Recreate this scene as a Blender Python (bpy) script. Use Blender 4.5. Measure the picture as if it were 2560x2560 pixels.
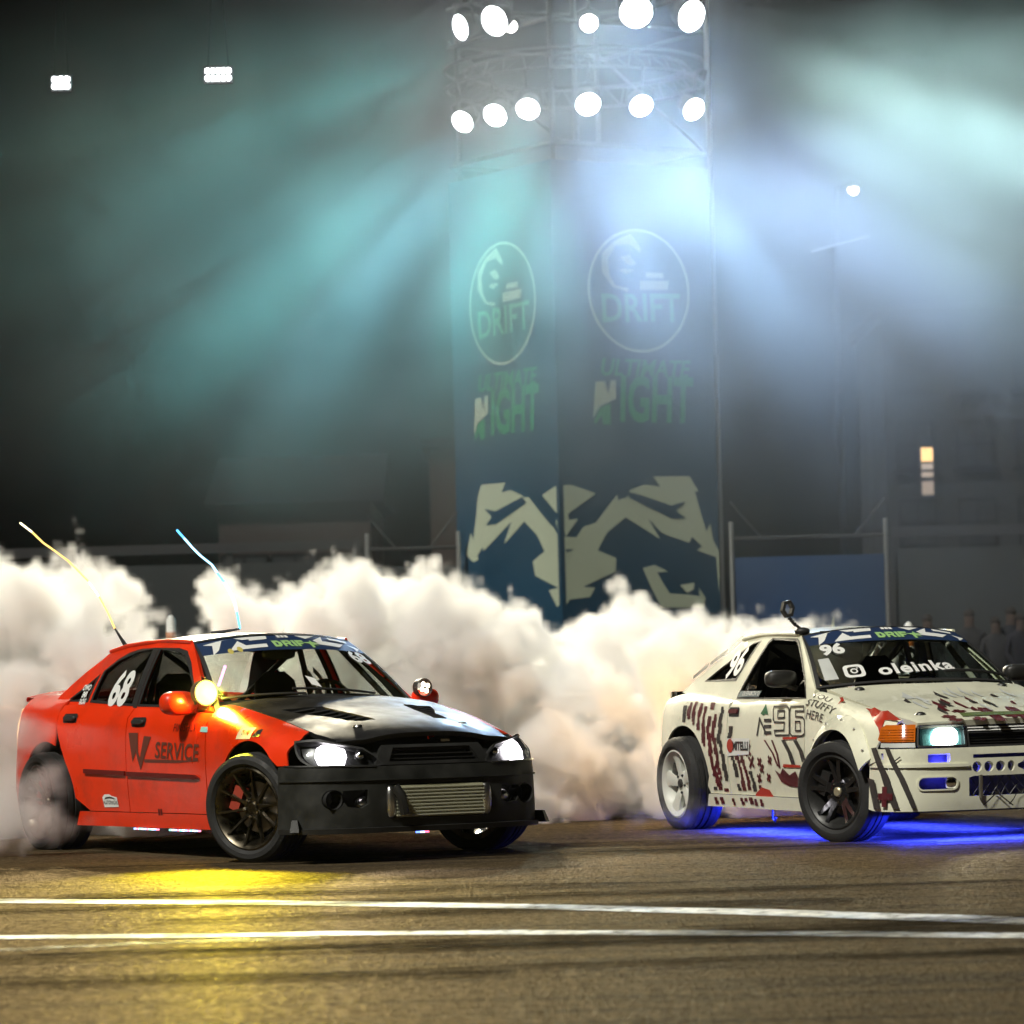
import bpy, bmesh, math, random
import numpy as np
from mathutils import Vector, Matrix, Euler
from mathutils.geometry import delaunay_2d_cdt
R = math.radians
for o in list(bpy.data.objects): bpy.data.objects.remove(o)
SC = bpy.context.scene
COL = SC.collection
# ------------------------------------------------------------------ camera
CAM_H, CAM_PITCH, CAM_ROLL, CAM_F = 1.1066, 0.04334, -0.02638, 9000.0     # f in pixels of the 2560 px photograph
def cam_axes():
    cp, sp = math.cos(CAM_PITCH), math.sin(CAM_PITCH); c, s = math.cos(CAM_ROLL), math.sin(CAM_ROLL)
    r, u, w = np.array([1., 0, 0]), np.array([0, -sp, cp]), np.array([0, cp, sp])
    return c*r + s*u, -s*r + c*u, w
cam_d = bpy.data.cameras.new('camera'); cam = bpy.data.objects.new('camera', cam_d); COL.objects.link(cam)
_r, _u, _w = cam_axes()
cam.matrix_world = Matrix(((_r[0], _u[0], -_w[0], 0), (_r[1], _u[1], -_w[1], 0), (_r[2], _u[2], -_w[2], CAM_H), (0, 0, 0, 1)))
cam_d.sensor_width = 36; cam_d.lens = 36*CAM_F/2560; cam_d.clip_start = 0.1; cam_d.clip_end = 2000
cam_d.dof.use_dof = True; cam_d.dof.focus_distance = 22.0; cam_d.dof.aperture_fstop = 4.0
SC.camera = cam
def ray(px):
    return _w + _r*(px[0]-1280)/CAM_F - _u*(px[1]-1280)/CAM_F
def at(px, depth):                                   # photo pixel -> point at that depth (metres along +Y)
    d = ray(px); return np.array([0, 0, CAM_H]) + d*depth/d[1]
def on_ground(px, z=0.0):
    d = ray(px); return np.array([0, 0, CAM_H]) + d*(z-CAM_H)/d[2]
# ------------------------------------------------------------------ world and key light
W = bpy.data.worlds.new('World'); SC.world = W; W.use_nodes = True
nt = W.node_tree; sky = nt.nodes.new('ShaderNodeTexSky'); sky.sky_type = 'NISHITA'; sky.sun_disc = False
SUN_EL, SUN_AZ = 50, 38                              # the floodlight masts behind the camera, taken as one lamp
sky.sun_elevation = R(SUN_EL); sky.sun_rotation = R(180+SUN_AZ)
nt.links.new(sky.outputs[0], nt.nodes['Background'].inputs[0]); nt.nodes['Background'].inputs[1].default_value = 0.00006
sun_d = bpy.data.lights.new('sun', 'SUN'); sun_d.energy = 2.45; sun_d.angle = R(6); sun_d.color = (1.0, 0.965, 0.86)
sun = bpy.data.objects.new('sun', sun_d); COL.objects.link(sun)
_sd = Vector((-math.sin(R(SUN_AZ))*math.cos(R(SUN_EL)), -math.cos(R(SUN_AZ))*math.cos(R(SUN_EL)), math.sin(R(SUN_EL))))
sun.rotation_euler = _sd.to_track_quat('Z', 'Y').to_euler(); sun.location = _sd*40
SC.view_settings.view_transform = 'Standard'; SC.view_settings.look = 'None'
SC.view_settings.exposure = 0.6; SC.view_settings.gamma = 1.0; SC.view_settings.use_curve_mapping = False
cy = SC.cycles
cy.max_bounces = 20; cy.diffuse_bounces = 3; cy.glossy_bounces = 3; cy.transmission_bounces = 4; cy.volume_bounces = 16
cy.transparent_max_bounces = 16; cy.use_denoising = True; cy.use_adaptive_sampling = True; cy.adaptive_threshold = 0.08
cy.sample_clamp_indirect = 6.0; cy.caustics_reflective = False; cy.caustics_refractive = False
# ------------------------------------------------------------------ helpers: objects, tags, materials
def tag(o, label=None, cat=None, group=None, kind=None):
    if label: o['label'] = label
    if cat: o['category'] = cat
    if group: o['group'] = group
    if kind: o['kind'] = kind
    return o
def empty(name, loc=(0, 0, 0), rot=(0, 0, 0), parent=None):
    o = bpy.data.objects.new(name, None); COL.objects.link(o); o.location = loc; o.rotation_euler = rot
    o.empty_display_size = 0.1; o.parent = parent; return o
def mk(name, verts, faces, mat, parent=None, smooth=True, sharp=35):
    me = bpy.data.meshes.new(name); me.from_pydata([tuple(map(float, v)) for v in verts], [], [tuple(map(int, f)) for f in faces])
    if mat is not None: me.materials.append(mat)
    if smooth:
        me.polygons.foreach_set('use_smooth', [True]*len(me.polygons))
        if sharp: me.set_sharp_from_angle(angle=R(sharp))
    o = bpy.data.objects.new(name, me); COL.objects.link(o); o.parent = parent; return o
class MB:                                            # collects shapes into one mesh
    def __init__(s): s.v = []; s.f = []
    def add(s, v, f):
        b = len(s.v); s.v += [tuple(map(float, p)) for p in v]; s.f += [tuple(int(i)+b for i in q) for q in f]; return s
    def box(s, c, d, rot=None, taper=1.0):
        x, y, z = d[0]/2, d[1]/2, d[2]/2; v = []
        for k in (-1, 1):
            t = taper if k > 0 else 1
            v += [(-x*t, -y*t, k*z), (x*t, -y*t, k*z), (x*t, y*t, k*z), (-x*t, y*t, k*z)]
        if rot is not None: v = [tuple(rot @ Vector(p)) for p in v]
        v = [(p[0]+c[0], p[1]+c[1], p[2]+c[2]) for p in v]
        return s.add(v, [(3, 2, 1, 0), (4, 5, 6, 7), (0, 1, 5, 4), (1, 2, 6, 5), (2, 3, 7, 6), (3, 0, 4, 7)])
    def tube(s, pts, r, n=8, cap=True):
        pts = [Vector(p) for p in pts]; rs = r if hasattr(r, '__len__') else [r]*len(pts); v = []; f = []
        up = None
        for i, p in enumerate(pts):
            t = (pts[min(i+1, len(pts)-1)] - pts[max(i-1, 0)]).normalized()
            if up is None: up = t.orthogonal().normalized()
            else: up = (up - t*up.dot(t)).normalized()
            b = t.cross(up)
            for k in range(n):
                a = 2*math.pi*k/n; v.append(p + (up*math.cos(a) + b*math.sin(a))*rs[i])
        for i in range(len(pts)-1):
            for k in range(n): f.append((i*n+k, i*n+(k+1) % n, (i+1)*n+(k+1) % n, (i+1)*n+k))
        if cap: f.append(tuple(range(n-1, -1, -1))); f.append(tuple((len(pts)-1)*n+k for k in range(n)))
        return s.add(v, f)
    def lathe(s, prof, n=32, axis='y', c=(0, 0, 0), closed=False):   # prof: (radius, along-axis)
        v = []; f = []; m = len(prof)
        for k in range(n):
            a = 2*math.pi*k/n; ca, sa = math.cos(a), math.sin(a)
            for r, h in prof:
                p = {'y': (r*ca, h, r*sa), 'z': (r*ca, r*sa, h), 'x': (h, r*ca, r*sa)}[axis]
                v.append((p[0]+c[0], p[1]+c[1], p[2]+c[2]))
        for k in range(n):
            k2 = (k+1) % n
            for i in range(m if closed else m-1): f.append((k*m+i, k*m+(i+1) % m, k2*m+(i+1) % m, k2*m+i))
        return s.add(v, f)
    def prism(s, poly, fn0, fn1):                    # a 2D outline carried to two surfaces
        n = len(poly); v = [fn0(*p) for p in poly] + [fn1(*p) for p in poly]
        f = [tuple(range(n)), tuple(range(2*n-1, n-1, -1))] + [(i, i+n, (i+1) % n+n, (i+1) % n) for i in range(n)]
        return s.add(v, f)
    def build(s, name, mat, parent=None, smooth=True, sharp=35): return mk(name, s.v, s.f, mat, parent, smooth, sharp)
# 2D polygons ---------------------------------------------------------------
def inside(poly, P):
    poly = np.asarray(poly, float); x, y = P[:, 0], P[:, 1]; c = np.zeros(len(P), bool); j = len(poly)-1
    for i in range(len(poly)):
        xi, yi = poly[i]; xj, yj = poly[j]
        if yi != yj: c ^= ((yi > y) != (yj > y)) & (x < (xj-xi)*(y-yi)/(yj-yi)+xi)
        j = i
    return c
def dens(poly, res, closed=True):
    out = []; n = len(poly)
    for i in range(n if closed else n-1):
        a, b = np.asarray(poly[i], float), np.asarray(poly[(i+1) % n], float)
        k = max(1, int(math.ceil(np.hypot(*(b-a))/res)))
        out += [a+(b-a)*t/k for t in range(k)]
    if not closed: out.append(np.asarray(poly[-1], float))
    return np.array(out)
def spl(pts, n=8, closed=False):                     # Catmull-Rom through 2D points
    P = np.asarray(pts, float); m = len(P); out = []
    for i in range(m if closed else m-1):
        if closed: p0, p1, p2, p3 = P[i-1], P[i], P[(i+1) % m], P[(i+2) % m]
        else: p0, p1, p2, p3 = P[max(i-1, 0)], P[i], P[i+1], P[min(i+2, m-1)]
        for t in np.arange(n)/n:
            out.append(.5*(2*p1+(p2-p0)*t+(2*p0-5*p1+4*p2-p3)*t*t+(3*p1-p0-3*p2+p3)*t**3))
    if not closed: out.append(P[-1])
    return [tuple(q) for q in out]
def tri2d(poly, holes, res, sc=(1, 1)):
    s = np.array(sc, float); loops = [dens(np.asarray(poly)*s, res)] + [dens(np.asarray(h)*s, res) for h in holes]
    V = []; E = []
    for L in loops:
        b = len(V); V += [tuple(p) for p in L]; E += [(b+i, b+(i+1) % len(L)) for i in range(len(L))]
    B = np.array(V); lo, hi = loops[0].min(0), loops[0].max(0)
    gx, gy = np.meshgrid(np.arange(lo[0]+res/2, hi[0], res), np.arange(lo[1]+res/2, hi[1], res)); G = np.stack([gx.ravel(), gy.ravel()], 1)
    if len(G):
        m = inside(loops[0], G)
        for h in loops[1:]: m &= ~inside(h, G)
        G = G[m]
        if len(G):
            d = np.sqrt(((G[:, None]-B[None])**2).sum(-1)).min(1); G = G[d > .45*res]
    A = V + [tuple(p) for p in G]
    vo, _, fo, *_ = delaunay_2d_cdt([Vector(p) for p in A], E, [], 0, 1e-6)
    vo = np.array([tuple(v) for v in vo]); F = np.array([f for f in fo if len(f) == 3])
    c = vo[F].mean(1); m = inside(loops[0], c)
    for h in loops[1:]: m &= ~inside(h, c)
    F = F[m]; a = vo[F]; ar = (a[:, 1, 0]-a[:, 0, 0])*(a[:, 2, 1]-a[:, 0, 1])-(a[:, 1, 1]-a[:, 0, 1])*(a[:, 2, 0]-a[:, 0, 0])
    F = F[np.abs(ar) > 1e-9]
    return vo/s, F
def norms(fn, uv, ref=(0, 0, .6), refx=True):
    e = 2e-3; u, v = uv[:, 0], uv[:, 1]
    P = fn(u, v); du = fn(u+e, v)-fn(u-e, v); dv = fn(u, v+e)-fn(u, v-e); n = np.cross(du, dv)
    n /= np.linalg.norm(n, axis=1)[:, None]+1e-12
    C = np.tile(np.array(ref, float), (len(P), 1))
    if refx: C[:, 0] = np.clip(P[:, 0], -2.6, .1)
    sg = np.sign(((P-C)*n).sum(1)); sg[sg == 0] = 1
    return P, n*sg[:, None]
def panel(name, poly, fn, mat, parent=None, holes=(), res=.05, thick=.012, off=0.0, sc=(1, 1), ref=(0, 0, .6), refx=True, smooth=True):
    uv, F = tri2d(poly, holes, res, sc); P, n = norms(fn, uv, ref, refx); P = P+n*off
    f = [tuple(t) for t in F]
    fnrm = np.cross(P[F[:, 1]]-P[F[:, 0]], P[F[:, 2]]-P[F[:, 0]]); flip = (fnrm*n[F].mean(1)).sum(1) < 0
    f = [(t[0], t[2], t[1]) if k else tuple(t) for t, k in zip(F, flip)]
    V = [tuple(p) for p in P]
    if thick:
        cnt = {}
        for t in f:
            for a, b in ((t[0], t[1]), (t[1], t[2]), (t[2], t[0])): cnt[(a, b)] = 1
        bd = [e for e in cnt if (e[1], e[0]) not in cnt]; mp = {}
        for a, b in bd:
            for i in (a, b):
                if i not in mp: mp[i] = len(V); V.append(tuple(P[i]-n[i]*thick))
        f += [(b, a, mp[a], mp[b]) for a, b in bd]
    return mk(name, V, f, mat, parent, smooth, 40)
def decal(name, poly, fn, mat, parent, holes=(), res=.06, off=.003, **k):
    return panel(name, poly, fn, mat, parent, holes, res, 0, off, **k)
def text2d(s, size=1.0, shear=0.0, bold=0.0, xs=1.0, spacing=1.0, align='CENTER'):
    c = bpy.data.curves.new('t', 'FONT'); c.body = s; c.size = size; c.shear = shear; c.offset = bold; c.align_x = align; c.align_y = 'CENTER'
    c.space_character = spacing; c.resolution_u = 3; c.fill_mode = 'FRONT'
    o = bpy.data.objects.new('t', c); me = bpy.data.meshes.new_from_object(o)
    v = np.array([(p.co.x*xs, p.co.y) for p in me.vertices]); f = [tuple(p.vertices) for p in me.polygons]
    bpy.data.objects.remove(o); bpy.data.curves.remove(c); bpy.data.meshes.remove(me)
    return v, f
def text_on(name, s, fn, org, mat, parent, size=.1, ang=0.0, flip=1, off=.004, shear=0, bold=0, xs=1.0, spacing=1.0, ref=(0, 0, .6), refx=True, align='CENTER', su=(1, 0), sv=(0, 1)):
    """lettering laid on a surface: org in the surface's own 2D coordinates; flip=-1 mirrors the u direction"""
    v, f = text2d(s, size, shear, bold, xs, spacing, align)
    ca, sa = math.cos(ang), math.sin(ang); w = np.stack([v[:, 0]*ca-v[:, 1]*sa, v[:, 0]*sa+v[:, 1]*ca], 1)
    uv = np.stack([org[0]+flip*(w[:, 0]*su[0]+w[:, 1]*sv[0]), org[1]+w[:, 0]*su[1]+w[:, 1]*sv[1]], 1)
    P, n = norms(fn, uv, ref, refx); return mk(name, P+n*off, f, mat, parent, False)
# materials -----------------------------------------------------------------
def mat(name, col=(.5, .5, .5), rough=.5, metal=0, coat=0, emit=None, estr=0, bump=0, bscale=40, var=0, vscale=6, spec=.5, coatr=.05, dirt=None, dscale=3, damt=.0):
    m = bpy.data.materials.new(name); m.use_nodes = True; t = m.node_tree; b = t.nodes['Principled BSDF']
    b.inputs['Base Color'].default_value = (*col, 1); b.inputs['Roughness'].default_value = rough; b.inputs['Metallic'].default_value = metal
    b.inputs['Coat Weight'].default_value = coat; b.inputs['Coat Roughness'].default_value = coatr; b.inputs['Specular IOR Level'].default_value = spec
    if emit: b.inputs['Emission Color'].default_value = (*emit, 1); b.inputs['Emission Strength'].default_value = estr
    if var or bump or dirt:
        tc = t.nodes.new('ShaderNodeTexCoord')
    if var or dirt:
        n = t.nodes.new('ShaderNodeTexNoise'); n.inputs['Scale'].default_value = vscale; n.inputs['Detail'].default_value = 6; t.links.new(tc.outputs['Object'], n.inputs['Vector'])
        r = t.nodes.new('ShaderNodeMapRange'); r.inputs[1].default_value = .3; r.inputs[2].default_value = .7; r.inputs[3].default_value = 1-var; r.inputs[4].default_value = 1+var
        t.links.new(n.outputs['Fac'], r.inputs[0])
        mx = t.nodes.new('ShaderNodeMix'); mx.data_type = 'RGBA'; mx.blend_type = 'MULTIPLY'; mx.inputs[0].default_value = 1; mx.inputs[6].default_value = (*col, 1)
        t.links.new(r.outputs[0], mx.inputs[7]); src = mx.outputs[2]
        rr = t.nodes.new('ShaderNodeMapRange'); rr.inputs[1].default_value = .3; rr.inputs[2].default_value = .75; rr.inputs[3].default_value = max(.02, rough*.75); rr.inputs[4].default_value = min(1, rough*1.5)
        t.links.new(n.outputs['Fac'], rr.inputs[0]); t.links.new(rr.outputs[0], b.inputs['Roughness'])
        if dirt:
            n2 = t.nodes.new('ShaderNodeTexNoise'); n2.inputs['Scale'].default_value = dscale; n2.inputs['Detail'].default_value = 10; n2.inputs['Roughness'].default_value = .7
            t.links.new(tc.outputs['Object'], n2.inputs['Vector'])
            r2 = t.nodes.new('ShaderNodeMapRange'); r2.inputs[1].default_value = .5; r2.inputs[2].default_value = .8; r2.inputs[3].default_value = 0; r2.inputs[4].default_value = damt
            t.links.new(n2.outputs['Fac'], r2.inputs[0])
            m2 = t.nodes.new('ShaderNodeMix'); m2.data_type = 'RGBA'; t.links.new(r2.outputs[0], m2.inputs[0]); t.links.new(src, m2.inputs[6]); m2.inputs[7].default_value = (*dirt, 1); src = m2.outputs[2]
        t.links.new(src, b.inputs['Base Color'])
    if bump:
        n = t.nodes.new('ShaderNodeTexNoise'); n.inputs['Scale'].default_value = bscale; n.inputs['Detail'].default_value = 5; t.links.new(tc.outputs['Object'], n.inputs['Vector'])
        bp = t.nodes.new('ShaderNodeBump'); bp.inputs['Strength'].default_value = bump; bp.inputs['Distance'].default_value = .01; t.links.new(n.outputs['Fac'], bp.inputs['Height']); t.links.new(bp.outputs[0], b.inputs['Normal'])
    return m
def emis(name, col, s):
    m = bpy.data.materials.new(name); m.use_nodes = True; t = m.node_tree; t.nodes.clear()
    e = t.nodes.new('ShaderNodeEmission'); e.inputs[0].default_value = (*col, 1); e.inputs[1].default_value = s
    o = t.nodes.new('ShaderNodeOutputMaterial'); t.links.new(e.outputs[0], o.inputs[0]); return m
def glassm(name, tint=(.6, .65, .62), refl=1.0, rough=.02):
    m = bpy.data.materials.new(name); m.use_nodes = True; t = m.node_tree; t.nodes.clear()
    tr = t.nodes.new('ShaderNodeBsdfTransparent'); tr.inputs[0].default_value = (*tint, 1)
    gl = t.nodes.new('ShaderNodeBsdfGlossy'); gl.inputs['Roughness'].default_value = rough
    fr = t.nodes.new('ShaderNodeFresnel'); fr.inputs[0].default_value = 1.45
    ge = t.nodes.new('ShaderNodeNewGeometry'); mi = t.nodes.new('ShaderNodeMapRange'); mi.inputs[3].default_value = 1.45; mi.inputs[4].default_value = 1/1.45   # a thin sheet reflects alike from both sides
    t.links.new(ge.outputs['Backfacing'], mi.inputs[0]); t.links.new(mi.outputs[0], fr.inputs[0])
    mx = t.nodes.new('ShaderNodeMixShader'); o = t.nodes.new('ShaderNodeOutputMaterial')
    t.links.new(fr.outputs[0], mx.inputs[0]); t.links.new(tr.outputs[0], mx.inputs[1]); t.links.new(gl.outputs[0], mx.inputs[2]); t.links.new(mx.outputs[0], o.inputs[0]); return m
def volm(name, col, dens_, aniso=0.2):
    m = bpy.data.materials.new(name); m.use_nodes = True; t = m.node_tree; t.nodes.clear()
    p = t.nodes.new('ShaderNodeVolumePrincipled'); p.inputs['Color'].default_value = (*col, 1); p.inputs['Density'].default_value = dens_
    p.inputs['Density Attribute'].default_value = ''; p.inputs['Anisotropy'].default_value = aniso
    o = t.nodes.new('ShaderNodeOutputMaterial'); t.links.new(p.outputs[0], o.inputs['Volume']); return m
def spot(name, loc, target, power, cone, col, blend=.5, r=.1, parent=None, beam=0):
    d = bpy.data.lights.new(name, 'SPOT'); d.energy = power; d.spot_size = R(cone); d.spot_blend = blend; d.color = col; d.shadow_soft_size = r
    o = bpy.data.objects.new(name, d); COL.objects.link(o); o.location = loc
    o.rotation_euler = (Vector(loc)-Vector(target)).to_track_quat('Z', 'Y').to_euler()
    if parent is not None: o.parent = parent
    if beam:                                         # a reflector lamp: its beam is nearly parallel and fades slower than a bare bulb; equal to one at 'beam' metres
        d.use_nodes = True; t = d.node_tree; e = t.nodes['Emission']; f = t.nodes.new('ShaderNodeLightFalloff'); f.inputs['Strength'].default_value = 1.0; f.inputs['Smooth'].default_value = 0; t.links.new(f.outputs['Linear'], e.inputs['Strength']); d.energy = power/beam
    return o
M = {}
M['black_plastic'] = mat('black_plastic', (.022, .022, .022), .5, bump=.15, bscale=200)
M['satin_black'] = mat('satin_black', (.017, .017, .016), .42, bump=.1, bscale=90, var=.2, vscale=5)
M['underbody'] = mat('underbody', (.012, .012, .012), .8)
M['interior'] = mat('interior', (.02, .02, .022), .8)
M['rubber'] = mat('rubber', (.018, .018, .018), .75, bump=.3, bscale=60, var=.25, vscale=9)
M['chrome'] = mat('chrome', (.8, .8, .8), .12, 1)
M['alu'] = mat('alu', (.62, .62, .6), .3, 1)
M['gun'] = mat('gun', (.11, .095, .07), .30, 1, var=.2, vscale=20)
M['disc'] = mat('disc', (.3, .28, .26), .35, 1)
M['white_print'] = mat('white_print', (.74, .75, .72), .5)
M['dark_print'] = mat('dark_print', (.02, .02, .022), .5)
M['green_print'] = mat('green_print', (.32, .55, .2), .5)
M['navy_print'] = mat('navy_print', (.012, .03, .085), .5)
M['glass'] = glassm('glass', (.68, .74, .68))
M['glass_dark'] = glassm('glass_dark', (.06, .06, .055))
M['glass_clear'] = glassm('glass_clear', (.85, .88, .85))
M['lens'] = glassm('lens', (.9, .92, .92))
# ------------------------------------------------------------------ ground and painted lines
def asphalt():
    m = bpy.data.materials.new('asphalt'); m.use_nodes = True; t = m.node_tree; b = t.nodes['Principled BSDF']; N = t.nodes.new; L = t.links.new
    tc = N('ShaderNodeTexCoord')
    def noise(sc, det=6, ro=.6, vec=None, dist=0):
        n = N('ShaderNodeTexNoise'); n.inputs['Scale'].default_value = sc; n.inputs['Detail'].default_value = det; n.inputs['Roughness'].default_value = ro; n.inputs['Distortion'].default_value = dist
        L(vec or tc.outputs['Object'], n.inputs['Vector']); return n.outputs['Fac']
    def ramp(v, a, b_, c, d):
        r = N('ShaderNodeMapRange'); r.inputs[1].default_value = a; r.inputs[2].default_value = b_; r.inputs[3].default_value = c; r.inputs[4].default_value = d; L(v, r.inputs[0]); return r.outputs[0]
    def mix(f, A, B):
        x = N('ShaderNodeMix'); x.data_type = 'RGBA'
        for i, v in ((0, f), (6, A), (7, B)):
            if hasattr(v, 'is_linked'): L(v, x.inputs[i])
            else: x.inputs[i].default_value = v
        return x.outputs[2]
    mp = N('ShaderNodeMapping'); mp.inputs['Rotation'].default_value = (0, 0, R(12)); mp.inputs['Scale'].default_value = (.16, 1.6, 1); L(tc.outputs['Object'], mp.inputs[0])
    mp2 = N('ShaderNodeMapping'); mp2.inputs['Rotation'].default_value = (0, 0, R(-9)); mp2.inputs['Scale'].default_value = (.22, 2.6, 1); L(tc.outputs['Object'], mp2.inputs[0])
    streak = ramp(noise(2.2, 5, .6, mp.outputs[0], .6), .50, .66, 0, .75); streak2 = ramp(noise(3.0, 4, .6, mp2.outputs[0], .9), .54, .64, 0, .7)
    grain = noise(160, 3, .7); patch = noise(.55, 6, .6)
    c = mix(ramp(patch, .3, .7, 0, 1), (.034, .025, .013, 1), (.066, .048, .025, 1))
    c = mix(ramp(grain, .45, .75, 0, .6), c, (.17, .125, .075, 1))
    c = mix(ramp(noise(13, 5, .75), .52, .70, 0, .55), c, (.19, .145, .09, 1)); c = mix(ramp(noise(17, 5, .75), .55, .72, 0, .5), c, (.018, .013, .009, 1))  # coarse grain; its pale specks also put glints into the colour

    c = mix(streak, c, (.020, .017, .014, 1)); c = mix(streak2, c, (.024, .020, .016, 1))
    df = N('ShaderNodeBsdfDiffuse'); gl = N('ShaderNodeBsdfGlossy'); ms = N('ShaderNodeMixShader'); L(c, df.inputs['Color']); gl.inputs['Color'].default_value = (.72, .56, .32, 1); L(df.outputs[0], ms.inputs[1]); L(gl.outputs[0], ms.inputs[2])
    L(ramp(noise(21, 4, .7), .45, .75, .03, .22), ms.inputs[0]); L(ms.outputs[0], t.nodes['Material Output'].inputs[0])
    L(ramp(noise(90, 4, .7), .3, .7, .36, .62), gl.inputs['Roughness'])
    v = N('ShaderNodeTexVoronoi'); v.inputs['Scale'].default_value = 55; L(tc.outputs['Object'], v.inputs['Vector'])
    b1 = N('ShaderNodeBump'); b1.inputs['Strength'].default_value = .7; b1.inputs['Distance'].default_value = .012; L(v.outputs['Distance'], b1.inputs['Height'])
    b2 = N('ShaderNodeBump'); b2.inputs['Strength'].default_value = .35; b2.inputs['Distance'].default_value = .03; L(noise(7, 4), b2.inputs['Height']); L(b1.outputs[0], b2.inputs['Normal']); L(b2.outputs[0], gl.inputs['Normal']); L(b2.outputs[0], df.inputs['Normal'])
    return m
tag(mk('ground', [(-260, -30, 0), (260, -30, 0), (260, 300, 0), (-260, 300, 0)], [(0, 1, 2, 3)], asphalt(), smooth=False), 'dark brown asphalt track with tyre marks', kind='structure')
M['line_paint'] = mat('line_paint', (.66, .63, .52), .55, bump=.4, bscale=90, var=.12, vscale=3, dirt=(.10, .085, .06), dscale=5, damt=.75)
M['line_worn'] = mat('line_worn', (.11, .09, .06), .6, bump=.5, bscale=90, dirt=(.06, .05, .035), dscale=3, damt=1.0)
def see_through(m, sc, a, b, lo, hi, stretch=(1, 1, 1)):   # worn paint or rubber: the asphalt shows in the gaps
    t = m.node_tree; out = t.nodes['Material Output']; src = out.inputs[0].links[0].from_socket; tr = t.nodes.new('ShaderNodeBsdfTransparent'); mx = t.nodes.new('ShaderNodeMixShader')
    tc = t.nodes.new('ShaderNodeTexCoord'); mp = t.nodes.new('ShaderNodeMapping'); mp.inputs['Scale'].default_value = stretch; n = t.nodes.new('ShaderNodeTexNoise'); n.inputs['Scale'].default_value = sc; n.inputs['Detail'].default_value = 8; n.inputs['Roughness'].default_value = .7
    r = t.nodes.new('ShaderNodeMapRange'); r.inputs[1].default_value = a; r.inputs[2].default_value = b; r.inputs[3].default_value = lo; r.inputs[4].default_value = hi
    t.links.new(tc.outputs['Object'], mp.inputs[0]); t.links.new(mp.outputs[0], n.inputs['Vector']); t.links.new(n.outputs['Fac'], r.inputs[0]); t.links.new(r.outputs[0], mx.inputs[0]); t.links.new(src, mx.inputs[1]); t.links.new(tr.outputs[0], mx.inputs[2]); t.links.new(mx.outputs[0], out.inputs[0]); return m
see_through(M['line_paint'], 11, .46, .68, 0, .9)
M['skid'] = see_through(mat('skid', (.010, .008, .006), 1.0, spec=0), 3.0, .36, .66, .25, 1.0, (.5, 3, 1))
def ground_line(name, up, lo, m, label):
    a = [on_ground(p, .0) for p in up]; b = [on_ground(p, .0) for p in lo]; V = []; F = []; n = len(a)
    for k, (p, q) in enumerate(zip(a, b)): V += [(p[0], p[1], .004), (q[0], q[1], .004)]
    for i in range(n-1): F.append((2*i, 2*i+1, 2*i+3, 2*i+2))
    return tag(mk(name, V, F, m, smooth=False), label, kind='structure')
xs = np.linspace(-700, 3300, 33)
y1 = np.interp(xs, [-700, 0, 640, 1280, 1920, 2560, 3300], [2250, 2254, 2258, 2267, 2283, 2304, 2332]); t1 = np.interp(xs, [0, 1280, 2560], [10, 12, 18])
y2 = np.interp(xs, [-700, 0, 500, 900, 1300, 1900, 2560, 3300], [2352, 2345, 2341, 2335, 2333, 2335, 2341, 2350]); t2 = np.interp(xs, [0, 1280, 2560], [9, 10, 13])
wob = np.array([math.sin(i*1.7)*.6 for i in range(33)])
ground_line('track_line', list(zip(xs, y1-t1/2+wob)), list(zip(xs, y1+t1/2)), M['line_paint'], 'straight white line painted on the asphalt below the cars')
ground_line('track_line', list(zip(xs, y2-t2/2-wob)), list(zip(xs, y2+t2/2)), M['line_paint'], 'thinner second white line painted nearer than the first')
x3 = np.linspace(-300, 800, 12); y3 = np.interp(x3, [-300, 0, 300, 800], [2392, 2378, 2362, 2346]); see_through(M['line_worn'], 9, .36, .60, .35, 1.0)
ground_line('track_line', list(zip(x3, y3-4)), list(zip(x3, y3+4)), M['line_worn'], 'faint worn line joining the second white line')
# curved rubber marks left by drifting cars
rs = random.Random(21)
for k in range(15):
    y0 = rs.uniform(13.2, 23.5); x0 = rs.uniform(-3, 3); Rr_ = rs.uniform(14, 40)*rs.choice((-1, 1)); L0 = rs.uniform(2.5, 7); a0 = rs.uniform(-.12, .16); w = rs.uniform(.09, .2); V = []; F = []
    for i in range(21):
        s_ = L0*(i/20-.5); a = a0+s_/Rr_; x = x0+s_*math.cos(a0)-.5*s_*s_/Rr_*math.sin(a0); y = y0+s_*math.sin(a0)+.5*s_*s_/Rr_*math.cos(a0); ww = w*(.35+.65*math.sin(math.pi*(i+.5)/21))
        V += [(x-math.sin(a)*ww, y+math.cos(a)*ww, .007+.0007*k), (x+math.sin(a)*ww, y-math.cos(a)*ww, .007+.0007*k)]
        if i: F.append((2*i-2, 2*i-1, 2*i+1, 2*i))
    tag(mk('tyre_mark', V, F, M['skid'], smooth=False), 'curved black rubber mark on the asphalt', kind='structure')
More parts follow.
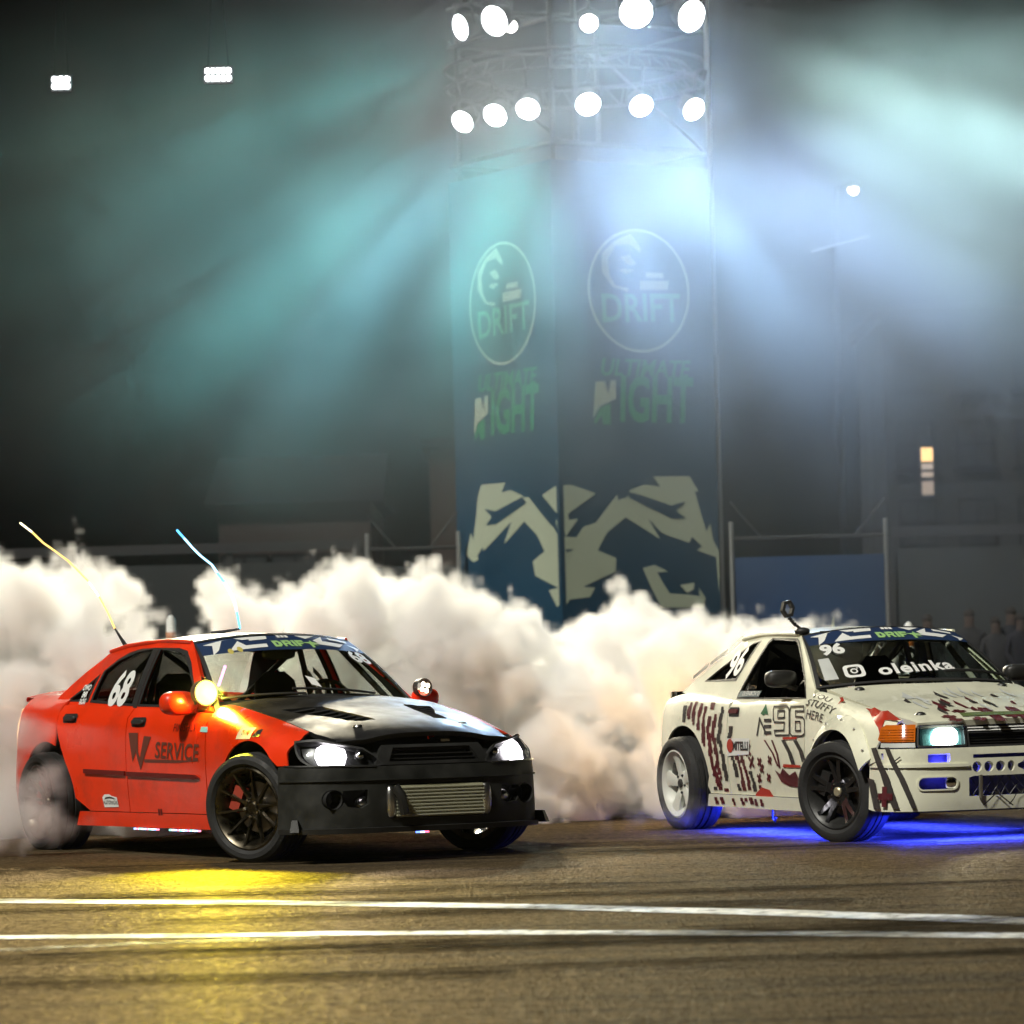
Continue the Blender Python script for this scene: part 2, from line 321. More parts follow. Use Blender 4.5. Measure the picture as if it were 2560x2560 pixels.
# ------------------------------------------------------------------ car surfaces
def hermite(xs, Y, x):                               # xs ascending, Y[n,...]
    xs = np.asarray(xs, float); Y = np.asarray(Y, float); x = np.clip(x, xs[0]-.3, xs[-1]+.3)
    d = np.zeros_like(Y); h = np.diff(xs); s = (Y[1:]-Y[:-1])/h.reshape((-1,)+(1,)*(Y.ndim-1))
    d[0], d[-1] = s[0], s[-1]
    for i in range(1, len(xs)-1):
        a, b = s[i-1], s[i]; d[i] = np.where(a*b > 0, 2*a*b/np.where(a*b > 0, a+b, 1), 0)
    i = np.clip(np.searchsorted(xs, x)-1, 0, len(xs)-2); t = (x-xs[i])/h[i]; t = t.reshape((-1,)+(1,)*(Y.ndim-1)); H = h[i].reshape(t.shape)
    tc = np.clip(t, 0, 1)
    v = (2*tc**3-3*tc**2+1)*Y[i]+(tc**3-2*tc**2+tc)*H*d[i]+(-2*tc**3+3*tc**2)*Y[i+1]+(tc**3-tc**2)*H*d[i+1]
    return v+np.where(t < 0, t*H*d[i], 0)+np.where(t > 1, (t-1)*H*d[i+1], 0)
class Body:
    def __init__(s, st):
        s.xs = sorted(st); s.C = np.array([st[x] for x in s.xs], float)
    def ctrl(s, x): return hermite(s.xs, s.C, np.asarray(x, float))
    def ev(s, x, k):                                 # half section: k=0 sill ... 7 centre line
        x = np.asarray(x, float).ravel(); k = np.asarray(k, float).ravel(); c = s.ctrl(x); n = c.shape[1]-1
        lo = 2*c[:, :1]-c[:, 1:2]; hi = c[:, n-1:n]*np.array([-1, 1]); c = np.concatenate([lo, c, hi], 1)
        i = np.clip(np.floor(k).astype(int), 0, n-1); t = (k-i)[:, None]; r = np.arange(len(x))
        p0, p1, p2, p3 = c[r, i], c[r, i+1], c[r, i+2], c[r, i+3]
        return .5*(2*p1+(p2-p0)*t+(2*p0-5*p1+4*p2-p3)*t*t+(3*p1-p0-3*p2+p3)*t**3)
    def table(s, x, k0, k1, m=48):
        x = np.asarray(x, float).ravel(); ks = np.linspace(k0, k1, m)
        q = s.ev(np.repeat(x, m), np.tile(ks, len(x))).reshape(len(x), m, 2); return ks, q
    @staticmethod
    def look(A, B, v):                               # rowwise interpolation, A ascending
        m = A.shape[1]; i = np.clip((A < v[:, None]).sum(1)-1, 0, m-2); r = np.arange(len(v)); a0, a1 = A[r, i], A[r, i+1]
        t = (v-a0)/np.where(np.abs(a1-a0) < 1e-6, 1e-6, a1-a0); t = np.clip(t, -3, 4); return B[r, i]+(B[r, i+1]-B[r, i])*t
    def side(s, sg):
        def fn(x, z):
            x = np.asarray(x, float).ravel(); z = np.asarray(z, float).ravel(); ks, q = s.table(x, 0, 4.4)
            y = s.look(np.maximum.accumulate(q[..., 1], 1), q[..., 0], z); return np.stack([x, sg*y, z], 1)
        return fn
    def k_of_z(s, x, z):
        ks, q = s.table([x], 0, 4.4, 90); return float(np.interp(z, np.maximum.accumulate(q[0, :, 1]), ks))
    def kfn(s, sg):
        def fn(x, k):
            q = s.ev(x, k); return np.stack([np.asarray(x, float).ravel(), sg*q[:, 0], q[:, 1]], 1)
        return fn
    def top(s, x, y):
        x = np.asarray(x, float).ravel(); y = np.asarray(y, float).ravel(); ks, q = s.table(x, 3.6, 7)
        z = s.look(q[:, ::-1, 0], q[:, ::-1, 1], np.abs(y)); return np.stack([x, y, z], 1)
    def yk(s, x, k): return float(s.ev([x], [k])[0, 0])
class House:                                         # the glasshouse
    def __init__(s, **k): s.__dict__.update(k)
    def f(s, tab, x): return np.interp(x, [t[0] for t in tab], [t[1] for t in tab])
    def side(s, sg):
        def fn(x, z):
            x = np.asarray(x, float).ravel(); z = np.asarray(z, float).ravel()
            zb, zr, yb, yr = s.f(s.zb, x), s.f(s.zr, x), s.f(s.yb, x), s.f(s.yr, x); t = (z-zb)/(zr-zb)
            return np.stack([x, sg*(yb+(yr-yb)*t+s.bulge*4*t*(1-t)), z], 1)
        return fn
    def roof(s, x, y):
        x = np.asarray(x, float).ravel(); y = np.asarray(y, float).ravel(); zr, zc, yr = s.f(s.zr, x), s.f(s.zc, x), s.f(s.yr, x)
        return np.stack([x, y, zc-(zc-zr)*(np.abs(y)/yr)**2.4], 1)
    def patch(s, bc, be, tc, te, bul):
        def fn(u, v):                                # u -1..1 across, v 0..1 up; b/t: base/top, c/e: centre/edge
            u = np.asarray(u, float).ravel(); v = np.asarray(v, float).ravel(); w = np.abs(u)**2.2
            B = np.stack([bc[0]+(be[0]-bc[0])*w, be[1]*u, bc[2]+(be[2]-bc[2])*w], 1); T = np.stack([tc[0]+(te[0]-tc[0])*w, te[1]*u, tc[2]+(te[2]-tc[2])*w], 1)
            P = B+(T-B)*v[:, None]; g = bul*4*v*(1-v); P[:, 0] += s_sign(bc, tc)*g*.5; P[:, 2] += g*.8; return P
        return fn
def s_sign(b, t): return 1.0 if b[0] > t[0] else -1.0
class Nose:                                          # wraps round the front (or rear): u = arc length from the middle, v = height
    def __init__(s, x0, n, za, zb, dirx=1):
        s.x0, s.n, s.za, s.zb, s.d = x0, n, za, zb, dirx
        ph = np.linspace(0, math.pi/2, 400); a, b = np.interp(.45, *zip(*za)), np.interp(.45, *zip(*zb))
        X, Y = a*np.cos(ph)**(2/n), b*np.sin(ph)**(2/n); s.ph = ph; s.L = np.concatenate([[0], np.cumsum(np.hypot(np.diff(X), np.diff(Y)))]); s.um = s.L[-1]
    def fn(s, u, v, inset=0.0):
        u = np.asarray(u, float).ravel(); v = np.asarray(v, float).ravel(); ph = np.interp(np.abs(u), s.L, s.ph)
        a, b = np.interp(v, *zip(*s.za))-inset, np.interp(v, *zip(*s.zb))-inset
        x = s.x0+s.d*a*np.maximum(np.cos(ph), 0)**(2/s.n); y = np.sign(u)*b*np.sin(ph)**(2/s.n)
        x = x-s.d*np.maximum(np.abs(u)-s.um, 0); return np.stack([x, y, v], 1)
    def ins(s, d): return lambda u, v: s.fn(u, v, d)
    def plan(s, v, us): return [tuple(p[:2]) for p in s.fn(np.array(us), np.full(len(us), v))]
def arc(c, r, a0, a1, n=16):
    return [(c[0]+r*math.cos(R(a0+(a1-a0)*i/n)), c[1]+r*math.sin(R(a0+(a1-a0)*i/n))) for i in range(n+1)]
def circ(c, r, n=20, ry=None): return [(c[0]+r*math.cos(2*math.pi*i/n), c[1]+(ry or r)*math.sin(2*math.pi*i/n)) for i in range(n)]
def rrect(x0, y0, x1, y1, r, n=4):
    return arc((x1-r, y1-r), r, 0, 90, n)+arc((x0+r, y1-r), r, 90, 180, n)+arc((x0+r, y0+r), r, 180, 270, n)+arc((x1-r, y0+r), r, 270, 360, n)
def sell(name, c, r, m, parent, e=2.6, nu=20, nv=12, rot=None, cut=None):   # superellipsoid shell
    V = []; F = []
    sp = lambda a, p: math.copysign(abs(a)**p, a)
    for j in range(nv+1):
        th = -math.pi/2+math.pi*j/nv
        for i in range(nu):
            ph = 2*math.pi*i/nu; p = Vector((r[0]*sp(math.cos(th), 2/e)*sp(math.cos(ph), 2/e), r[1]*sp(math.cos(th), 2/e)*sp(math.sin(ph), 2/e), r[2]*sp(math.sin(th), 2/e)))
            if cut: p = Vector(cut(p))
            if rot is not None: p = rot @ p
            V.append(p+Vector(c))
    for j in range(nv):
        for i in range(nu): F.append((j*nu+i, j*nu+(i+1) % nu, (j+1)*nu+(i+1) % nu, (j+1)*nu+i))
    return mk(name, V, F, m, parent, True, None)
class Car:
    def __init__(s, name, label, X, Y, yaw, rc, pc, zoff=0.0):
        s.X, s.Y, s.yaw, s.rc, s.pc = X, Y, yaw, rc, pc
        s.root = empty(name, (X, Y, zoff), (rc, -pc, -yaw)); tag(s.root, label, 'car')
        s.inv = (Matrix.Translation((X, Y, zoff)) @ Euler((rc, -pc, -yaw)).to_matrix().to_4x4()).inverted()
        s.o = np.array(s.inv @ Vector((0, 0, CAM_H)))
    def d(s, px): return np.array(s.inv.to_3x3() @ Vector(ray(px)))
    def onto(s, px, fn, axis, y0):                   # photo pixel -> point of the car's own surface (axis = the coordinate fn supplies)
        d = s.d(px); d = d/np.linalg.norm(d); o2 = [i for i in range(3) if i != axis]
        tc = -s.o @ d; t = np.linspace(tc-4.5, tc+4.5, 1500); P = s.o+t[:, None]*d
        ok = (P[:, 0] > -3.7) & (P[:, 0] < .95) & (np.abs(P[:, 1]) < 1.1) & (P[:, 2] > .05)
        if axis == 1: ok &= (P[:, 1]*y0 > .1)
        P = P[ok]
        e = (P[:, axis]-fn(P[:, o2[0]], P[:, o2[1]])[:, axis])*(np.sign(y0) if axis == 1 else 1)
        i = np.where((e[:-1] > 0) & (e[1:] <= 0))[0]; i = int(i[0]) if len(i) else int(np.argmin(np.abs(e)))
        return P[i]
    def px_side(s, pts, fn, y0=-.78): return [tuple(s.onto(p, fn, 1, y0)[[0, 2]]) for p in pts]
    def px_top(s, pts, fn, z0=.85): return [tuple(s.onto(p, fn, 2, z0)[[0, 1]]) for p in pts]
    def px_nose(s, pts, nose, inset=0.0):            # solves for (u, v) on the nose by coarse search
        if not hasattr(nose, 'grid'):
            U, V = np.meshgrid(np.linspace(-nose.um, nose.um, 400), np.linspace(.1, .8, 180)); nose.grid = (U.ravel(), V.ravel(), nose.fn(U.ravel(), V.ravel()))
        out = []; U, V, P = nose.grid; q = P-s.o
        for p in pts:
            d = s.d(p); d = d/np.linalg.norm(d); t = q@d; e = np.linalg.norm(q-t[:, None]*d, axis=1); c = np.where(e < .006)[0]
            if len(c) == 0: c = [int(np.argmin(e))]
            i = min(c, key=lambda j: t[j]+e[j]*3); out.append((float(U[i]), float(V[i])))
        return out
def wheel(name, parent, loc, steer, camber, left, Rt, wd, Rr, style, mats, spin=0.0):
    """outer face at -Y for the right side; turned half way round for the left. rim barrel > tyre, spokes, hub, nuts, disc, caliper"""
    h = wd/2
    mb = MB(); mb.lathe([(Rr-.03, h-.01), (Rr+.004, h-.005), (Rr+.006, h-.02), (Rr-.015, h-.03), (Rr-.045, h-.08), (Rr-.05, -h+.075), (Rr-.02, -h+.03), (Rr+.004, -h+.016), (Rr+.007, -h+.005), (Rr-.004, -h), (Rr-.013, -h+.006), (Rr-.03, -h+.03), (Rr-.058, -h+.08), (Rr-.056, h-.08)], 48, closed=True)
    w = mb.build(name, mats['rim'], parent); w.location = loc
    w.rotation_euler = Euler((R(-camber if left else camber), 0, R(steer)+(math.pi if left else 0)), 'XYZ')
    mb = MB(); n = 72; s = Rt-Rr
    prof = [(Rr+.002, -h+.01), (Rr+s*.3, -h-.012), (Rr+s*.62, -h-.012), (Rr+s*.88, -h+.004), (Rt-.004, -h+.028), (Rt, -h+.05)]
    for g in (-.3, -.1, .1, .3): prof += [(Rt, g*wd-.008), (Rt-.007, g*wd-.005), (Rt-.007, g*wd+.005), (Rt, g*wd+.008)]
    prof += [(Rt, h-.05), (Rt-.004, h-.028), (Rr+s*.88, h-.004), (Rr+s*.62, h+.012), (Rr+s*.3, h+.012), (Rr+.002, h-.01)]
    mb.lathe(prof, n, closed=True); mb.build('tyre', M['rubber'], w)
    MB().lathe([(0, .03), (.15, .03), (.155, .02), (.155, 0.0), (.15, -.008), (.07, -.008), (.06, -.03), (0, -.03)], 36).build('brake_disc', M['disc'], w)
    cb = MB(); cb.box((-.115, -.02, .055), (.07, .09, .15), Euler((0, R(25), 0)).to_matrix()).build('brake_caliper', mats['cal'], w)
    if style == 'ten':
        for k in range(10):
            a = 2*math.pi*k/10+spin; mb = MB(); v = []; rad = [(.05, .020, -h+.07, .022), (.075, .009, -h+.06, .02), (.14, .0055, -h+.042, .016), (.2, .006, -h+.024, .014), (Rr-.012, .009, -h+.014, .012)]
            for r, hw, y, th in rad: v += [(r, y-th/2, -hw), (r, y-th/2, hw), (r, y+th, hw*1.3), (r, y+th, -hw*1.3)]
            f = []
            for i in range(4):
                for j in range(4): f.append((i*4+j, i*4+(j+1) % 4, i*4+4+(j+1) % 4, i*4+4+j))
            c, sn = math.cos(a), math.sin(a); v = [(x*c-z*sn, y, x*sn+z*c) for x, y, z in v]; mb.add(v, f).build('spoke', mats['spoke'], w, True, 25)
        MB().lathe([(0, -h+.052), (.028, -h+.05), (.033, -h+.056), (.036, -h+.062), (.066, -h+.064), (.072, -h+.08), (.07, -h+.13)], 32).build('hub', mats['spoke'], w)
        nr = .052
    else:
        five = 5
        for k in range(five):
            a = 2*math.pi*k/five+spin; mb = MB(); v = []; f = []
            if style == 'twin':
                for q in (-1, 1):
                    v = []; f = []
                    for r, hw, off, y in [(.06, .016, .012, -h+.05), (.12, .015, .02, -h+.034), (.18, .014, .034, -h+.022), (Rr-.018, .018, .05, -h+.012)]: v += [(r, y, q*off-hw), (r, y, q*off+hw), (r, y+.03, q*off+hw*1.2), (r, y+.03, q*off-hw*1.2)]
                    for i in range(3):
                        for j in range(4): f.append((i*4+j, i*4+(j+1) % 4, i*4+4+(j+1) % 4, i*4+4+j))
                    c, sn = math.cos(a), math.sin(a); mb.add([(x*c-z*sn, y, x*sn+z*c) for x, y, z in v], f)
            else:
                for r, hw, y in [(.05, .034, -h+.05), (.1, .036, -h+.042), (.16, .044, -h+.036), (.19, .06, -h+.03), (Rr-.012, .07, -h+.03)]: v += [(r, y, -hw), (r, y-.006, -hw*.5), (r, y-.006, hw*.5), (r, y, hw), (r, y+.03, hw), (r, y+.03, -hw)]
                for i in range(4):
                    for j in range(6): f.append((i*6+j, i*6+(j+1) % 6, i*6+6+(j+1) % 6, i*6+6+j))
                c, sn = math.cos(a), math.sin(a); mb.add([(x*c-z*sn, y, x*sn+z*c) for x, y, z in v], f)
            mb.build('spoke', mats['spoke'], w, True, 25)
        MB().lathe([(0, -h+.045), (.05, -h+.045), (.085, -h+.052), (.09, -h+.07), (.085, -h+.12)], 32).build('hub', mats['spoke'], w)
        MB().lathe([(0, -h+.03), (.024, -h+.03), (.03, -h+.036), (.03, -h+.05)], 24).build('centre_cap', mats['cap'], w)
        nr = .06
    for k in range(5):
        a = 2*math.pi*(k+.5)/5+spin
        MB().lathe([(0, -h+.036), (.007, -h+.036), (.009, -h+.04), (.009, -h+.07)], 8, c=(nr*math.cos(a), 0, nr*math.sin(a))).build('wheel_nut', mats['nut'], w)
    return w
def seat(parent, loc, m):
    sec = [(-.02, .0, .24, .03), (.30, .02, .25, .10), (.50, .06, .23, .11), (.20, .0, .24, .09)]
    mb = MB(); st = [((.27, 0, .14), .24, .07, 0), ((.05, 0, .1), .25, .08, .3), ((-.1, 0, .12), .25, .1, .8), ((-.18, 0, .3), .25, .1, 1.25), ((-.26, 0, .55), .26, .09, 1.35), ((-.32, 0, .72), .17, .07, 1.4), ((-.35, 0, .9), .14, .06, 1.4), ((-.355, 0, .96), .07, .04, 1.4)]
    V = []; F = []; n = 14
    for c, hw, th, a in st:
        for k in range(n):
            t = 2*math.pi*k/n; yy = hw*math.copysign(abs(math.cos(t))**.6, math.cos(t)); q = th*math.copysign(abs(math.sin(t))**.8, math.sin(t))+.05*(abs(yy)/hw)**3
            V.append((c[0]+q*math.sin(a), yy, c[2]+q*math.cos(a)))
    for i in range(len(st)-1):
        for k in range(n): F.append((i*n+k, i*n+(k+1) % n, (i+1)*n+(k+1) % n, (i+1)*n+k))
    F.append(tuple(range(n))); F.append(tuple((len(st)-1)*n+k for k in range(n-1, -1, -1)))
    o = mb.add([(x+loc[0], y+loc[1], z+loc[2]) for x, y, z in V], F).build('bucket_seat', m, parent); return o
def banner_strip(parent, ws, mats, t0, t1, yw):
    """event strip across the top of a windscreen: navy ground, white flashes, green lettering"""
    rf = dict(ref=(-3, 0, .3), refx=False)
    b = decal('sunstrip', [(-.97, t0), (-.5, t0-.035), (0, t0-.045), (.5, t0-.035), (.97, t0), (.985, t1), (-.985, t1)], ws, M['navy_print'], parent, off=.004, sc=(yw, .55), **rf)
    d = t1-t0; w = M['white_print']
    P = lambda pts: [(x, t0-.03+(d+.02)*y) for x, y in pts]
    shp = [[(-.93, .80), (-.66, .98), (-.72, .92), (-.80, .28), (-.87, .02), (-.84, .66)], [(-.58, .98), (-.36, .98), (-.38, .82), (-.50, .80)], [(-.56, .76), (-.70, .12), (-.28, .16), (-.27, .40), (-.50, .38)],
           [(-.42, .98), (-.20, .98), (-.22, .74), (-.43, .70)], [(.16, .98), (.42, .98), (.26, .72), (.22, .84)], [(.34, .62), (.52, .98), (.46, .6), (.74, .52), (.62, .22), (.2, .38), (.36, .44)], [(.60, .96), (.86, .86), (.84, .70), (.60, .78)], [(.80, .55), (.96, .40), (.84, .08), (.86, .34)]]
    for q in shp: decal('sunstrip_flash', P(q), ws, w, b, off=.007, sc=(yw, .55), **rf)
    G = M['green_print']; x0 = -.20
    for ch in 'DRIFT':                               # blocky letters
        L = {'D': [(0, 0), (.07, 0), (.10, .3), (.10, .7), (.07, 1), (0, 1)], 'R': [(0, 0), (.03, 0), (.03, .35), (.06, .35), (.075, 0), (.11, 0), (.09, .42), (.11, .7), (.09, 1), (0, 1)], 'I': [(0, 0), (.035, 0), (.035, 1), (0, 1)], 'F': [(0, 0), (.035, 0), (.035, .35), (.08, .35), (.08, .6), (.035, .6), (.035, .72), (.1, .72), (.1, 1), (0, 1)], 'T': [(.05, -.2), (.085, -.15), (.09, .3), (.16, .1), (.11, .5), (.2, .6), (.11, .72), (.1, 1.05), (.07, .72), (-.03, .6), (.05, .45)]}[ch]
        hol = {'D': [[(.035, .3), (.06, .3), (.06, .7), (.035, .7)]], 'R': [[(.035, .58), (.07, .58), (.07, .76), (.035, .76)]]}.get(ch, [])
        q = lambda l: [(x0+x, t0-.02+d*(.08+.5*y)) for x, y in l]
        decal('sunstrip_letter', q(L), ws, G, b, holes=[q(h) for h in hol], off=.009, sc=(yw, .55), **rf); x0 += {'D': .115, 'R': .12, 'I': .045, 'F': .105, 'T': .2}[ch]
    for k in range(3): decal('sunstrip_letter', [(-.08+.05*k, t1-d*.26), (-.04+.05*k, t1-d*.26), (-.04+.05*k, t1-d*.06), (-.08+.05*k, t1-d*.06)], ws, w, b, off=.009, sc=(yw, .55), **rf)
    return b
# ------------------------------------------------------------------ the red saloon
M['red_paint'] = mat('red_paint', (.80, .036, .004), .34, coat=.6, var=.07, vscale=3, bump=.01, bscale=4, dirt=(.05, .03, .025), dscale=3.5, damt=.45)
M['carbon'] = mat('carbon', (.012, .012, .013), .48, coat=.12, coatr=.2, var=.25, vscale=7, bump=.02, bscale=6, dirt=(.045, .043, .04), dscale=5, damt=.5)
M['bumper_black'] = mat('bumper_black', (.016, .017, .015), .5, var=.3, vscale=6, bump=.05, bscale=30, dirt=(.06, .056, .05), dscale=6, damt=.4)
M['trim_red'] = mat('trim_red', (.12, .006, .004), .5)
M['grey_print'] = mat('grey_print', (.13, .035, .022), .5)
def build_red():
    c = Car('red_drift_saloon', 'red four-door drift car numbered 68 with black bonnet and glowing yellow mirror lamp', -0.9175, 21.843, 1.00506, -.0071, .0067, .0)
    g = c.root; paint = M['red_paint']; A = (.05, .325); B = (-2.72, .33)
    bd = Body({.85: [(.60, .28), (.62, .38), (.64, .50), (.63, .56), (.60, .60), (.50, .635), (.25, .65), (0, .655)],
               .70: [(.70, .24), (.72, .36), (.74, .50), (.73, .58), (.70, .63), (.56, .690), (.28, .728), (0, .738)],
               .50: [(.80, .20), (.82, .34), (.835, .50), (.815, .605), (.765, .675), (.625, .738), (.30, .785), (0, .795)],
               .05: [(.83, .18), (.85, .38), (.86, .58), (.835, .735), (.775, .80), (.655, .842), (.33, .868), (0, .872)],
               -.5: [(.80, .17), (.82, .38), (.835, .60), (.82, .81), (.765, .885), (.69, .925), (.36, .965), (0, .972)],
               -1.2: [(.795, .17), (.815, .38), (.83, .60), (.82, .82), (.765, .905), (.70, .92), (.36, .93), (0, .93)],
               -2.1: [(.80, .17), (.825, .38), (.84, .60), (.825, .85), (.765, .945), (.69, .965), (.35, .97), (0, .97)],
               -2.72: [(.84, .18), (.87, .38), (.88, .60), (.84, .86), (.765, .965), (.66, 1.01), (.33, 1.035), (0, 1.04)],
               -3.3: [(.78, .25), (.80, .40), (.81, .62), (.79, .84), (.74, .955), (.62, 1.025), (.3, 1.045), (0, 1.05)],
               -3.62: [(.68, .30), (.70, .42), (.71, .62), (.70, .82), (.65, .94), (.55, .995), (.28, 1.015), (0, 1.02)]})
    hs = House(zb=[(-3.2, 1.02), (-2.7, .965), (-1.4, .91), (-.5, .885)], zr=[(-2.45, 1.285), (-2.1, 1.325), (-1.6, 1.345), (-1.18, 1.325), (-.9, 1.29)], yb=[(-3.2, .69), (-2.7, .735), (-1.4, .765), (-.6, .745)],
               yr=[(-2.5, .535), (-1.6, .565), (-1.1, .55)], zc=[(-2.5, 1.32), (-2.1, 1.368), (-1.6, 1.392), (-1.1, 1.365)], bulge=.014)
    ns = Nose(.42, 2.7, [(.1, .35), (.17, .39), (.3, .405), (.45, .40), (.55, .385), (.62, .36), (.7, .315), (.8, .26)], [(.1, .83), (.17, .855), (.35, .85), (.55, .845), (.62, .83), (.7, .775), (.8, .7)])
    tl = Nose(-3.25, 2.7, [(.1, .28), (.3, .36), (.6, .38), (.8, .34), (1.0, .3)], [(.1, .76), (.4, .80), (.8, .78), (1.0, .73)], -1)
    ws = hs.patch((-.42, 0, .962), (-.60, .715, .893), (-1.10, 0, 1.372), (-1.19, .552, 1.326), .03)
    rw = hs.patch((-3.0, 0, 1.05), (-2.84, .66, 1.0), (-2.42, 0, 1.335), (-2.38, .53, 1.295), .02)
    kk = bd.k_of_z; U = M['underbody']
    # hidden structure: floor pan, bulkheads, arch liners
    mb = MB(); mb.box((-1.4, 0, .22), (3.6, 1.46, .06)); mb.box((-.48, 0, .55), (.06, 1.4, .6)); mb.box((-2.85, 0, .6), (.06, 1.4, .62)); mb.box((.28, 0, .40), (.22, 1.1, .30))
    mb.build('floor_pan', U, g, False)
    for sg in (-1, 1):
        for (cx, cz) in (A, B):
            V = []; F = []; pts = arc((cx, cz), .392, -25, 205, 18)
            for x, z in pts: V += [(x, sg*.80, z), (x, sg*.50, z)]
            for i in range(18): F.append((2*i, 2*i+1, 2*i+3, 2*i+2))
            mk('arch_liner', V, F, U, g)
    S = {s: bd.side(s) for s in (-1, 1)}; K = {s: bd.kfn(s) for s in (-1, 1)}; HS = {s: hs.side(s) for s in (-1, 1)}
    dx0, dx1, dx2 = -.515, -1.60, -2.30
    for sg in (-1, 1):
        side = S[sg]; kf = K[sg]
        def kp(pts): return [(x, kk(x, z)) for x, z in pts]
        # front wing
        ar = [(x, z) for x, z in arc(A, .388, 196, 40, 22)]
        poly = kp(dens([(dx0+.006, .27), (dx0+.006, .60), (dx0+.006, .87)], .08, False)) + [(dx0+.006, 5.0)]
        poly += [(x, 5.0) for x in np.linspace(-.4, .42, 9)] + [(.47, 4.5)] + kp([(.46, .64), (.50, .565), (.40, .562)]) + kp(ar[::-1][1:]) + kp([(-.31, .27)])
        wing = panel('front_wing', poly, kf, paint, g, res=.06, sc=(1, .13))
        # doors
        fd = panel('front_door', [(dx0-.006, .27), (dx1+.005, .27), (dx1+.005, .925), (-1.2, .905), (dx0-.006, .88)], side, paint, g, res=.07)
        ar2 = arc(B, .388, 62, 8, 12)
        rd = panel('rear_door', [(dx1-.005, .27), (-2.16, .27)] + [(-2.33, .35)] + ar2[::-1][1:8] + [(-2.57, .80), (-2.60, .955), (-2.1, .945), (dx1-.005, .926)], side, paint, g, res=.07)
        # quarter panel
        q = kp([(-2.61, .95), (-2.58, .80)] + arc(B, .388, 68, 190, 20) + [(-3.12, .27), (-3.28, .28), (-3.28, .6), (-3.28, .85)]) + [(-3.30, 5.0)] + [(x, 5.0) for x in np.linspace(-3.2, -2.62, 6)]
        panel('quarter_panel', q, kf, paint, g, res=.07, sc=(1, .13))
        panel('sill', [(-.30, .265), (-.36, .175), (-2.36, .175), (-2.30, .265)], side, paint, g, res=.09)
        # door furniture
        for dr, hx, hz in ((fd, -1.43, .835), (rd, -2.40, .868)):
            yy = float(side([hx], [hz])[0][1]); rot = None
            sell('door_handle', (hx, yy+sg*.012, hz), (.085, .014, .018), M['black_plastic'], dr, 3)
            decal('handle_recess', rrect(hx-.1, hz-.03, hx+.09, hz+.028, .02), side, M['dark_print'], dr, off=.002)
        mlf = lambda x0, x1: [(x0, .488), (x1, .486), (x1, .520), (x0, .524)]
        panel('rubbing_strip', [(-1.585, .497), (-.66, .480), (-.60, .488), (-.66, .507), (-1.585, .524)], side, M['trim_red'], fd, off=.014, thick=.014)
        panel('rubbing_strip', [(-2.18, .512), (-1.615, .499), (-1.615, .527), (-2.18, .540)], side, M['trim_red'], rd, off=.014, thick=.014)
        # cabin side with window openings
        h = HS[sg]
        wf = [(-.80, .915), (-.93, 1.06), (-1.09, 1.20), (-1.20, 1.272), (-1.32, 1.292), (-1.575, 1.300), (-1.575, .932)]
        wr = [(-1.635, .934), (-1.635, 1.302), (-1.86, 1.300), (-2.02, 1.280), (-2.16, 1.238), (-2.30, 1.168), (-2.30, .966)]
        wq = [(-2.335, .968), (-2.335, 1.148), (-2.50, 1.058), (-2.66, .978)]
        out = [(-.60, .892), (-1.186, 1.326)] + [(x, float(hs.f(hs.zr, x))) for x in (-1.3, -1.6, -1.9, -2.1, -2.38)] + [(-2.6, 1.16), (-2.835, 1.0), (-2.7, .945), (-1.4, .885)]
        fr = panel('cabin_frame', out, h, paint, g, holes=[wf, wr, wq], res=.05, thick=.03)
        if True: panel('cabin_lining', out, h, M['interior'], g, holes=[wf, wr, wq], res=.08, thick=0, off=-.032)
        for nm, w, mm in (('front_side_window', wf, 'glass_dark'), ('rear_side_window', wr, 'glass_dark'), ('quarter_window', wq, 'glass_dark')):
            gl = panel(nm, w, h, M[mm if sg < 0 else 'glass_clear'], g, res=.07, thick=0, off=-.012)
            bx = np.array(w); cen = bx.mean(0); inn = cen+(bx-cen)*np.maximum(.0, 1-.028/np.maximum(np.linalg.norm(bx-cen, axis=1), .05))[:, None]
            panel('window_seal', w, h, M['black_plastic'], gl, holes=[[tuple(p) for p in inn]], res=.06, thick=.004, off=.003)
            if sg < 0 and nm == 'rear_side_window':
                text_on('race_number', '68', h, (-1.90, 1.035), M['white_print'], gl, size=.30, shear=.12, bold=.010, xs=.92, off=.006)
            if sg < 0 and nm == 'quarter_window':
                for k, t in enumerate(('OWO', 'EMIR', 'RACING')): text_on('window_sticker', t, h, (-2.43+.01*k, 1.06-.045*k), M['white_print'], gl, size=.05, bold=.002, off=.006, xs=.9-.2*k)
            if sg > 0 and nm == 'rear_side_window': text_on('race_number', '68', h, (-1.90, 1.035), M['white_print'], gl, size=.30, shear=-.12, bold=.010, xs=.92, off=.006, flip=-1)
        panel('pillar_trim', [(-1.58, .92), (-1.58, 1.30), (-1.632, 1.30), (-1.632, .925)], h, M['black_plastic'], g, res=.06, off=.004, thick=.01)
    # side lettering on the right side
    side = S[-1]; fd = [o for o in g.children if o.name.startswith('front_door')][0]
    gp = M['grey_print']
    W0 = c.px_side([(322, 1832), (345, 1832), (346, 1880), (350, 1895), (360, 1840), (378, 1842), (352, 1925), (340, 1880), (332, 1905)], side)
    decal('service_emblem', W0, side, gp, fd, res=.04)
    a, b = c.px_side([(378, 1892), (505, 1882)], side); a2 = c.px_side([(378, 1865)], side)[0]
    text_on('service_lettering', 'SERVICE', side, ((a[0]+b[0])/2, (a[1]+a2[1])/2-.005), gp, fd, size=.14, shear=.15, bold=.003, xs=1.12, ang=-.03, spacing=1.05)
    decal('service_underline', c.px_side([(360, 1898), (505, 1902), (440, 1907), (362, 1906)], side), side, gp, fd)
